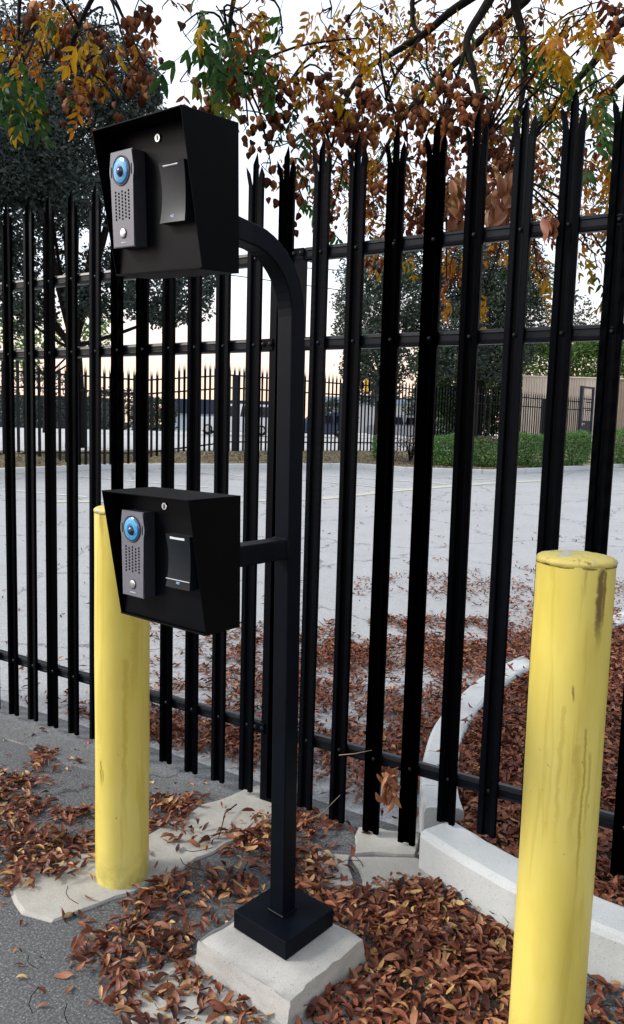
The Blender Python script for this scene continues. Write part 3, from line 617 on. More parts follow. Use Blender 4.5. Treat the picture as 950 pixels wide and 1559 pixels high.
# ------------------------------------------------------------------ intercom hoods
def hood(pos, ang, label, upper):
    hd = empty('intercom_hood', pos); hd.rotation_mode = 'YXZ'; hd.rotation_euler = (R(ang[1]), R(ang[2]), R(ang[0]))
    tag(hd, label, 'intercom', 'black hooded intercom stations on the pedestal')
    W, Hh, Dt, Db, T = .308, .308, .158, .106, .003; x = W/2
    bm = bmesh.new()
    def plate(pts, off):                                     # flat sheet given by its outer outline, thickened inwards
        a = [bm.verts.new(p) for p in pts]; b = [bm.verts.new(Vector(p)+Vector(off)) for p in pts]; n = len(pts)
        bm.faces.new(a); bm.faces.new(b[::-1])
        for k in range(n): bm.faces.new((a[k], b[k], b[(k+1) % n], a[(k+1) % n]))
    for s in (-1, 1): plate([(s*x, 0, 0), (s*x, -Db, 0), (s*x, -Dt, Hh), (s*x, 0, Hh)], (-s*T, 0, 0))
    i = x-T-.0002
    plate([(-i, 0, Hh-.0003), (i, 0, Hh-.0003), (i, -Dt+.0003, Hh-.0003), (-i, -Dt+.0003, Hh-.0003)], (0, 0, -T))
    plate([(-i, 0, .0003), (i, 0, .0003), (i, -Db-.004, .0003), (-i, -Db-.004, .0003)], (0, 0, T))
    plate([(-i, -.0005, T+.001), (i, -.0005, T+.001), (i, -.0005, Hh-T-.001), (-i, -.0005, Hh-T-.001)], (0, -T, 0))
    bmesh.ops.recalc_face_normals(bm, faces=bm.faces)
    es = [e for e in bm.edges]; bmesh.ops.bevel(bm, geom=es, offset=.0007, segments=1, affect='EDGES')
    bm_obj('shell', bm, M['hood'], hd)
    box_obj('face_panel', (0, -.0985, Hh/2), (W-2*T-.003, .003, Hh-2*T-.003), M['panel'], hd, .0006)
    yp = -.1
    # key lock
    bm = bmesh.new(); disc(bm, (.009, yp, .279), .0088, .004, 18); k = bm_obj('key_lock', bm, M['chrome'], hd)
    box_obj('keyhole', (.0095, yp-.0042, .2785), (.0032, .0014, .0098), M['hole'], k, 0)
    # intercom unit
    dx = -.0785 if upper else -.067; zc = .1585 if upper else .162; hh, hw, dp = .1015, .0395, .036
    bm = bmesh.new(); out = []
    zl = zc+.060; rb = .0445; dz = math.sqrt(rb*rb-hw*hw)
    th = math.acos(hw/rb)
    arcR = [(rb*math.cos(a), zl-zc+rb*math.sin(a)) for a in np.linspace(-th, th, 9)]
    arcL = [(-xx, zz) for xx, zz in arcR[::-1]]
    outl = [(-hw, -hh), (hw, -hh)] + arcR + [(hw, hh), (-hw, hh)] + arcL
    fr = [bm.verts.new((dx+a, yp-dp, zc+b)) for a, b in outl]
    bk = [bm.verts.new((dx+a, yp-dp+.012, zc+b)) for a, b in outl]
    box(bm, (dx, yp-(dp-.009)/2-.0002, zc), (2*hw-.0016, dp-.009, 2*hh-.0016), .0008)
    f = bm.faces.new(fr); n = len(outl)
    for q in range(n): bm.faces.new((fr[q], bk[q], bk[(q+1) % n], fr[(q+1) % n]))
    bmesh.ops.bevel(bm, geom=[e for e in f.edges], offset=.0016, segments=2, affect='EDGES'); bmesh.ops.recalc_face_normals(bm, faces=bm.faces)
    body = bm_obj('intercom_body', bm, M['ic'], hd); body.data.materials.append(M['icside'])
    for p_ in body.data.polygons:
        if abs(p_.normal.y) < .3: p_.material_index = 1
    yf = yp-dp
    bm = bmesh.new(); lathe(bm, [(.0318, 0), (.0318, .0018), (.0296, .0022), (.0290, .0006)], 40)
    o = bm_obj('bezel', bm, M['icside'], body, True); o.location = (dx, yf, zl); o.rotation_euler = (R(90), 0, 0)
    bm = bmesh.new(); lathe(bm, [(.0292, .0004), (.0285, .0022), (.025, .0038), (.018, .0052), (.009, .006), (0, .0062)], 40)
    for v in bm.verts: v.co = Vector((v.co.x, -v.co.z, v.co.y))
    bmesh.ops.recalc_face_normals(bm, faces=bm.faces)
    o = bm_obj('lens', bm, M['lens'], body, True); o.location = (dx, yf, zl)
    bm = bmesh.new(); bmesh.ops.create_uvsphere(bm, u_segments=24, v_segments=14, radius=.0125)
    o = bm_obj('camera_eye', bm, M['eye'], body, True); o.location = (dx+.003, yf-.0005, zl-.0035)
    for s in (-1, 1): box_obj('side_slot', (dx+s*.0372, yf-.0003, zl), (.0016, .0012, .022), M['hole'], body, 0)
    slot = None
    for c in range(5):
        for r_ in range(9 if c % 2 == 0 else 8):
            gx = dx-.024+c*.012; gz = zc+.0165-r_*.0072-(.0036 if c % 2 else 0)
            if slot is None:
                bm = bmesh.new(); disc(bm, (0, 0, 0), 1, .0004, 10)
                for v in bm.verts: v.co.x *= .0029; v.co.z *= .0026
                slot = bm_obj('grille_hole', bm, M['hole'], body); slot.location = (gx, yf-.0001, gz)
            else: s2 = again(slot, 'grille_hole', body); s2.location = (gx, yf-.0001, gz)
    bm = bmesh.new(); disc(bm, (dx+.001, yf, zc-.0715), .0118, .0012, 22); bm_obj('button_ring', bm, M['icside'], body)
    bm = bmesh.new(); disc(bm, (dx+.001, yf-.001, zc-.0715), .0098, .0022, 22, dome=.0012); bm_obj('call_button', bm, M['chrome'], body, True)
    bm = bmesh.new()
    for q, w in enumerate((.002, .0014, .002, .0012, .0018, .0014)): box(bm, (dx-.007+q*.0031, yf-.0003, zc-.0915), (w, .0008, .0021))
    bm_obj('maker_mark', bm, M['whiteprint'], body)
    # card reader: a bowed slab
    rx, rz, rw, rh = .0755, .1595, .0405, .0605
    bm = bmesh.new(); ny, nx = 12, 8; g = []
    for a in range(ny+1):
        v_ = a/ny*2-1; row = []
        for b in range(nx+1):
            u_ = b/nx*2-1; wv = rw*(1-.085*(1-v_*v_)) if not upper else rw*(1+.02-.07*(1-v_*v_))
            row.append(bm.verts.new((rx+u_*wv, yp-.016-.006*v_*v_-.002*(1-u_*u_), rz+v_*rh)))
        g.append(row)
    for a in range(ny):
        for b in range(nx): bm.faces.new((g[a][b], g[a][b+1], g[a+1][b+1], g[a+1][b]))
    loop = g[0] + [g[a][nx] for a in range(1, ny+1)] + g[ny][-2::-1] + [g[a][0] for a in range(ny-1, 0, -1)]
    bk = [bm.verts.new((v.co.x, yp-.0004, v.co.z)) for v in loop]; n = len(loop)
    for q in range(n): bm.faces.new((loop[q], bk[q], bk[(q+1) % n], loop[(q+1) % n]))
    bmesh.ops.recalc_face_normals(bm, faces=bm.faces)
    rd = bm_obj('card_reader', bm, M['reader'], hd, True); mdr = rd.modifiers.new('split', 'EDGE_SPLIT'); mdr.split_angle = R(35)
    box_obj('light_bar', (rx+(-.002 if upper else 0), yp-.0218, rz+.0535), (.05, .003, .0065 if not upper else .0035), M['lightbar'], rd, .0012)
    if not upper: box_obj('reader_seam', (rx, yp-.0215, rz-.0415), (.079, .0022, .0012), M['lightbar'], rd, 0)
    box_obj('logo_plate', (rx+.001, yp-.0205, rz-.0485), (.0135, .0022, .0075), M['blue'], rd, .0006)
    fc = bpy.data.curves.new('logo_text', 'FONT'); fc.body = 'HID'; fc.size = .0066; fc.align_x = 'CENTER'; fc.align_y = 'CENTER'; fc.extrude = .0002
    to0 = bpy.data.objects.new('logo_text', fc); COL.objects.link(to0); bpy.context.view_layer.update(); tme = bpy.data.meshes.new_from_object(to0.evaluated_get(bpy.context.evaluated_depsgraph_get())); bpy.data.objects.remove(to0); to = link('logo_text', tme, M['paleblue'])
    tme.materials.clear(); tme.materials.append(M['paleblue']); to.parent = rd; to.location = (rx+.001, yp-.0220, rz-.0484); to.rotation_euler = (R(90), 0, 0)
hood((-1.199, 1.425, .344+H0), (-9.65, 4.8, 3.35), 'upper black hooded intercom tilted down from the top of the gooseneck', True)
hood((-1.190, 1.435, -.466+H0), (-8.04, .78, -.18), 'lower black hooded intercom on the short arm, overlapping a yellow bollard', False)

# ------------------------------------------------------------------ leaf shapes
def leaf_template(L=1, W=.34, fold=.1, curl=.15, seg=4, twist=0.):
    V = []; 
    for i in range(seg+1):
        t = i/seg; w = W*.5*math.sin(math.pi*min(1, (t*.95+.03)))**.62*(1-.3*t); x = (t-.5)*L; z = curl*math.sin(t*math.pi)*-1+curl*.5; a = twist*(t-.5)
        for s in (-1, 0, 1):
            yy, zz = s*w, abs(s)*w*fold*4
            V.append((x, yy*math.cos(a)-zz*math.sin(a), z+yy*math.sin(a)+zz*math.cos(a)))
    Fc = []
    for i in range(seg):
        for k in (0, 1): b = i*3+k; Fc.append((b, b+1, b+4, b+3))
    return np.array(V), np.array(Fc)
LIT = [leaf_template(1, rnd.uniform(.33, .55), rnd.uniform(.02, .34), rnd.uniform(-.2, .24), 4, rnd.uniform(-1.1, 1.1)) for _ in range(14)]
LIT2 = [leaf_template(1, rnd.uniform(.36, .54), rnd.uniform(.05, .35), rnd.uniform(-.3, .3), 2, rnd.uniform(-1.4, 1.4)) for _ in range(6)]
# ------------------------------------------------------------------ leaf litter
PADP = np.array(PAD)
def ground_z(x, y):
    l, d = ld_of(x, y); z = lot_h(d); z = np.where(inside(x, y), z+.105, z); kd = np.min([np.hypot(x-q[0], y-q[1]) for q in INNER], 0); z = np.where(kd < .085, lot_h(d)+.152, z); z = np.where(inside(x, y, PADP), .012, z); return z
def blobs(x, y, B):
    s = np.zeros(len(x))
    for bx, by, sx, sy, a in B: s = np.maximum(s, a*np.exp(-((x-bx)/sx)**2*.5-((y-by)/sy)**2*.5))
    return s
def lumps(x, y, k=1.0, seed=0):
    r_ = np.random.default_rng(seed); s = np.zeros(len(x))
    for i in range(14):
        a = r_.uniform(0, 2*np.pi); f = k*r_.uniform(2.5, 11); s += np.sin(x*f*np.cos(a)+y*f*np.sin(a)+r_.uniform(0, 6.28))/math.sqrt(14)
    return s
def gpt(px, py): v = fw+r2*(px-475)/F+d2*(py-779.5)/F; v = v*(-H0/v[2]); return (v[0], v[1])
PATCH = [([(120, 1440), (180, 1392), (235, 1350), (300, 1352), (350, 1340), (405, 1310), (420, 1290), (420, 1400), (300, 1440), (430, 1560), (430, 1640), (215, 1640), (225, 1570), (165, 1490)], .82),
 ([(440, 1500), (560, 1460), (520, 1395), (500, 1352), (545, 1372), (590, 1378), (640, 1356), (675, 1348), (720, 1392), (800, 1448), (800, 1640), (400, 1640)], 1.02), ([(425, 1290), (520, 1300), (545, 1375), (500, 1400), (430, 1400)], .8),
 ([(-40, 1185), (60, 1190), (75, 1230), (62, 1262), (100, 1290), (145, 1272), (150, 1330), (60, 1342), (-40, 1360)], .88), ([(80, 1238), (150, 1240), (150, 1264), (88, 1258)], .9), ([(222, 1213), (300, 1222), (290, 1245), (240, 1268), (222, 1285)], .95),
 ([(250, 1262), (300, 1246), (348, 1272), (332, 1302), (252, 1298)], .55), ([(388, 1238), (425, 1232), (425, 1305), (340, 1285)], .85), ([(455, 1238), (500, 1248), (492, 1282), (455, 1292)], .7), ([(455, 1288), (500, 1328), (512, 1372), (455, 1380)], 1),
 ([(50, 1143), (82, 1138), (80, 1176), (54, 1180)], .8), ([(20, 1097), (62, 1099), (62, 1111), (24, 1113)], .7), ([(905, 1492), (1000, 1500), (1000, 1640), (880, 1640)], 1), ([(560, 1268), (642, 1262), (652, 1302), (600, 1302)], .5), ([(455, 1200), (560, 1235), (540, 1262), (455, 1245)], .6), ([(185, 1240), (222, 1240), (222, 1262), (185, 1262)], .6)]
PATCH = [(np.array([gpt(*p) for p in q]), a) for q, a in PATCH]
def near_d(x, y):
    s = np.zeros(len(x)); xx = x+.04*lumps(x, y, 2.2, 21)+rng.normal(0, .03, len(x)); yy = y+.04*lumps(x, y, 2.2, 22)+rng.normal(0, .03, len(x))
    for q, a in PATCH: s = np.maximum(s, a*inside(xx, yy, q))
    return s
def sample(n, x0, x1, y0, y1, dens, seed, kl):
    x = rng.uniform(x0, x1, n); y = rng.uniform(y0, y1, n); p = dens(x, y)+.2*lumps(x, y, kl, seed)+.14*lumps(x, y, kl*2.6, seed+50)
    keep = rng.uniform(0, 1, n) < np.clip((p-.28)*1.25, .0, 1)**1.3; return x[keep], y[keep], np.clip(p[keep], 0, 1.2)
def off_footing(x, y):
    c, s = math.cos(R(10)), math.sin(R(10)); dx, dy = x+1.133, y-1.775; u, v = dx*c-dy*s, dx*s+dy*c
    return ~((abs(u) < .186) & (abs(v) < .178))
def off_bollards(x, y): return (np.hypot(x+1.852, y-1.851) > .1) & (np.hypot(x+.392, y-1.891) > .1)
bx, by, bp = sample(34000, -3.0, .3, .95, 2.6, near_d, 3, 1.3)
sx, sy = rng.uniform(-3.2, .3, 700), rng.uniform(.9, 2.6, 700); bx, by, bp = np.r_[bx, sx], np.r_[by, sy], np.r_[bp, np.zeros(700)]
ok = off_footing(bx, by) & off_bollards(bx, by) & ~((by > 2.30) & (bx > -.93) & (by > 2.46-.3*(bx+.95)))
# little of it lies on the pad itself
ok &= ~(inside(bx, by, PADP) & (rng.uniform(0, 1, len(bx)) < .6))
bx, by, bp = bx[ok], by[ok], bp[ok]
N = len(bx); bz = ground_z(bx, by)+.006+rng.uniform(0, 1, N)**1.4*.026*np.clip(bp, .08, 1)
ext = np.where((np.hypot(bx+.9, by-1.95) > .33), 0, .012); bz += ext*rng.uniform(0, 1, N)
S = .02+.045*rng.beta(1.5, 2.0, N); S = np.where(bp == 0, S*rng.uniform(.35, 1, N), S); T = np.stack([bx, by, bz], 1); Rm = rand_rot(N, .4)
tint = np.clip(rng.normal(.45, .27, N), 0, 1); tint = np.where(rng.uniform(0, 1, N) < .05, rng.uniform(.85, 1, N), tint)
idx = rng.integers(0, len(LIT), N)
# the 300 leaves that show largest are things of their own, the rest is litter
depth = bx*fw[0]+by*fw[1]+(bz-H0)*fw[2]; pu = 475+F*(bx*r2[0]+by*r2[1]+(bz-H0)*r2[2])/depth; pv = 779.5+F*(bx*d2[0]+by*d2[1]+(bz-H0)*d2[2])/depth
score = np.where((pu > 5) & (pu < 945) & (pv < 1555) & (bz > ground_z(bx, by)+.016), S/depth, 0)
order = np.argsort(-score)
top = order[:300]; rest = np.setdiff1d(np.arange(N), top)
V, Fc, Tt = scatter(LIT, idx[rest], Rm[rest], T[rest], S[rest], tint[rest])
o = link('fallen_leaves', fast_mesh('fallen_leaves', V, Fc, Tt), M['litter'], None, True); o['kind'] = 'stuff'
LM = {}
for i in top:
    key = (int(idx[i]), int(tint[i]*6))
    if key not in LM:
        tv, tf = LIT[key[0]]; LM[key] = fast_mesh('fallen_leaf', tv, tf, np.full(len(tf), (key[1]+.5)/6)); LM[key].materials.append(M['litter']); LM[key].shade_smooth()
    o = bpy.data.objects.new('fallen_leaf', LM[key]); COL.objects.link(o)
    m4 = Matrix([[*Rm[i][a], T[i][a]] for a in range(3)] + [[0, 0, 0, 1]]); o.matrix_world = m4 @ Matrix.Scale(float(S[i]), 4)
    tag(o, 'curled dry brown leaf lying on top of the near leaf litter', 'leaf', 'dry brown leaves on the ground near the pedestal')
# beyond the fence
def far_d(x, y):
    l, d = ld_of(x, y); lo = np.clip((9.3-d-.25*np.abs(l-1.0)+1.1*lumps(x*.45, y*.45, 1, 5))/3.2, 0, 1); lo *= np.clip((x+4.6)/1.9, 0.03, 1)
    return np.maximum(lo, np.where(inside(x, y), 1.1, 0))
x, y, p = sample(70000, -6.5, 2.0, 2.75, 12, lambda x, y: far_d(x, y)*.9, 9, .8)
x3, y3, p3 = sample(70000, -3.2, 1.0, 2.42, 6.2, lambda x, y: np.where((y > 2.8) | inside(x, y), far_d(x, y)*np.where(inside(x, y), 1.0, .62), 0), 9, .8); x, y, p = np.r_[x, x3], np.r_[y, y3], np.r_[p, p3]
onk = np.zeros(len(x), bool)
for q in [q for q in INNER if q[1] < 4.75]+FRONT: onk |= np.hypot(x-q[0], y-q[1]) < .085
k = ~(onk & (rng.uniform(0, 1, len(x)) < .97)); x, y, p = x[k], y[k], p[k]
x2, y2 = rng.uniform(-9, 3, 700), rng.uniform(3, 16, 700); x, y, p = np.r_[x, x2], np.r_[y, y2], np.r_[p, np.zeros(700)]
N = len(x); T = np.stack([x, y, ground_z(x, y)+.006+rng.uniform(0, 1, N)*.028*np.clip(p, .1, 1)], 1)
tint = np.clip(rng.normal(.45, .2, N), 0, 1)
V, Fc, Tt = scatter(LIT2, rng.integers(0, len(LIT2), N), rand_rot(N, .38), T, rng.uniform(.032, .06, N), tint)
o = link('fallen_leaves', fast_mesh('fallen_leaves', V, Fc, Tt), M['litter'], None, True); o['kind'] = 'stuff'
# twigs in the litter and stems on the fence
tw = bmesh.new()
for q in range(70):
    x, y = rnd.uniform(-2.5, -.2), rnd.uniform(1.15, 2.4); a = rnd.uniform(0, 6.28); L = rnd.uniform(.05, .16)
    if not (off_footing(np.array([x]), np.array([y]))[0] and off_bollards(np.array([x]), np.array([y]))[0]): continue
    z = float(ground_z(np.array([x]), np.array([y]))[0])+rnd.uniform(.008, .04)
    tube(tw, [(x+L*t*math.cos(a+t*.5), y+L*t*math.sin(a+t*.5), z+.012*math.sin(t*3)) for t in (-.5, -.2, .15, .5)], .0013, 4)
tag(bm_obj('fallen_twigs', tw, M['bark']), kind='stuff')
stem('dry_stem', [(-1.49, 2.50, .03), (-1.42, 2.49, .08), (-1.33, 2.48, .19)], .0022, M['paletwig'], 'thin pale dry stem leaning on the pale right of the fence post', 'stem')
stem('dry_stem', [(-1.36, 2.515, .33), (-1.29, 2.512, .355), (-1.22, 2.515, .385)], .0020, M['paletwig'], 'short pale dry stem caught across the bottom fence rail', 'stem')
stem('dry_stem', [(-.80, 1.50, .062), (-.72, 1.47, .066), (-.62, 1.45, .062), (-.55, 1.44, .058)], .0022, M['paletwig'], 'pale straw stem lying on the leaves right of the footing', 'stem')
stem('dry_stem', [(-1.80, 2.45, .03), (-1.79, 2.36, .034), (-1.72, 2.24, .03), (-1.70, 2.20, .028)], .0030, M['bark'], 'dark bent twig lying across the concrete pad', 'twig')

# ------------------------------------------------------------------ golden rain tree hanging over the fence
def frond(pairs, L, ll, droop, spread, seed):
    r_ = random.Random(seed); V, Fc = [], []; off = 0; base = leaf_template(1, r_.uniform(.36, .46), .12, r_.uniform(.05, .25), 3, r_.uniform(-.6, .6))
    pts = [Vector((0, 0, 0))]
    for k in range(pairs*2):
        t = k/(pairs*2); pts.append(pts[-1]+Vector((math.cos(droop*t)*L/(pairs*2), r_.uniform(-.004, .004), -math.sin(droop*t)*L/(pairs*2))))
    def leafat(p, d, s, roll):
        nonlocal off
        d = d.normalized(); y = d.cross(Vector((0, 0, 1)))
        y = y.normalized() if y.length > .05 else Vector((0, 1, 0)); z = y.cross(d)*-1
        y2 = y*math.cos(roll)+z*math.sin(roll); z2 = z*math.cos(roll)-y*math.sin(roll)
        for v in base[0]: V.append(tuple(p+d*(v[0]+.5)*s+y2*v[1]*s+z2*v[2]*s))
        for f in base[1]: Fc.append(tuple(int(a)+off for a in f))
        off += len(base[0])
    for k in range(1, pairs+1):
        p = pts[min(2*k, len(pts)-1)]; t = (pts[min(2*k, len(pts)-1)]-pts[2*k-1]).normalized()
        for s in (-1, 1):
            d = t*.55+Vector((r_.uniform(-.2, .2), s*spread, 0))+Vector((0, 0, -.45+r_.uniform(-.5, .3))); leafat(p, d, ll*r_.uniform(.75, 1.15)*(1-.3*abs(k/pairs-.45)), r_.uniform(-.6, .6))
    leafat(pts[-1], (pts[-1]-pts[-2]), ll, 0)
    # rachis as a thin square tube
    for a, b in zip(pts, pts[1:]):
        w = .0012
        V.extend([tuple(a+Vector((0, w, w))), tuple(a+Vector((0, -w, w))), tuple(b+Vector((0, -w, w))), tuple(b+Vector((0, w, w)))]); Fc.append((off, off+1, off+2, off+3)); off += 4
    return np.array(V), np.array(Fc)
FR = [frond(rnd.choice((3, 4, 5)), rnd.uniform(.14, .26), rnd.uniform(.065, .088), rnd.uniform(.3, 1.6), rnd.uniform(.5, 1), s) for s in range(14)]
def pod_shape(seed):                                         # papery three winged bladder
    r_ = random.Random(seed); V, Fc = [], []; prof = [(-.62, .03), (-.42, .5), (-.12, .92), (.18, 1), (.42, .62), (.56, .06)]
    for z, rr in prof:
        for k in range(6):
            a = k*math.pi/3+.15*z; rad = (.56 if k % 2 == 0 else .17)*rr*r_.uniform(.85, 1.15); V.append((rad*math.cos(a), rad*math.sin(a), z*1.1+r_.uniform(-.03, .03)))
    for i in range(len(prof)-1):
        for k in range(6): Fc.append((i*6+k, i*6+(k+1) % 6, (i+1)*6+(k+1) % 6, (i+1)*6+k))
    return np.array(V), np.array(Fc)
PODS = [pod_shape(k) for k in range(6)]
gt = empty('golden_rain_tree', (1.3, 4.6, .1)); tag(gt, 'autumn tree with yellow and green leaflets and papery brown pods hanging over the fence', 'tree')
go = np.array([1.3, 4.6, .1])
TR = [np.array(p) for p in ((1.3, 4.6, .05), (1.28, 4.58, 1.2), (1.32, 4.5, 2.3), (1.2, 4.42, 3.1))]
bm = bmesh.new(); tube(bm, [Vector(p-go) for p in smooth_path(TR, 5)], np.linspace(.13, .085, 16), 12); bm_obj('trunk', bm, M['bark'], gt, True)
limbs = []
def limb(pts, r0, r1):
    P = smooth_path(pts, 6); bm = bmesh.new(); tube(bm, [Vector(p-go) for p in P], np.linspace(r0, r1, len(P)), 8); bm_obj('limb', bm, M['bark'], gt, True)
    for i, p in enumerate(P): limbs.append(p)
crotch = TR[-1]
limb([crotch, at(980, -160, 3.9), at(850, -120, 3.8), at(786, -20, 3.75), at(797, 60, 3.7), at(797, 130, 3.65), at(785, 195, 3.6), at(772, 262, 3.5)], .034, .008)
limb([crotch, at(900, -220, 3.8), at(790, -70, 3.7), at(738, 12, 3.65), at(711, 62, 3.6), at(722, 112, 3.55), at(733, 165, 3.5), at(736, 215, 3.45)], .034, .006)
limb([at(711, 62, 3.6), at(700, 105, 3.55), at(682, 150, 3.5), at(671, 205, 3.45)], .010, .005)
limb([at(760, -30, 3.7), at(690, 15, 3.75), at(648, 50, 3.8), at(600, 80, 3.8), at(553, 110, 3.8), at(523, 160, 3.7), at(505, 225, 3.6)], .024, .006)
limb([at(640, 52, 3.8), at(628, 30, 3.85), at(630, -40, 3.9)], .011, .013)
limb([at(553, 108, 3.8), at(500, 72, 3.7), at(470, 88, 3.6), at(440, 125, 3.5), at(425, 150, 3.5)], .010, .003)
limb([at(640, 58, 3.8), at(605, 110, 3.7), at(588, 150, 3.6)], .010, .004)
limb([crotch, at(900, -330, 3.4), at(650, -260, 3.2), at(400, -170, 3.0), at(200, -140, 2.9), at(40, -90, 2.9)], .06, .012)
limb([at(400, -170, 3.0), at(370, -60, 3.0), at(350, 40, 3.0), at(362, 110, 3.0)], .016, .004)
limb([at(200, -140, 2.9), at(160, -40, 2.95), at(120, 40, 3.0), at(105, 110, 3.0)], .014, .004)
limb([at(40, -90, 2.9), at(30, 0, 2.9), at(28, 70, 2.9)], .012, .004)
limb([crotch, at(1050, 40, 4.2), at(960, 110, 4.3), at(900, 180, 4.4), at(860, 260, 4.5)], .035, .007)
limb([crotch, at(930, -120, 4.9), at(800, 0, 5.5), at(700, 90, 5.9), at(620, 170, 6.0), at(560, 280, 6.1)], .05, .01)
limb([crotch, at(1000, 20, 5.0), at(900, 100, 5.5), at(820, 190, 5.8), at(740, 300, 6.0)], .045, .01)
LP = np.array(limbs)
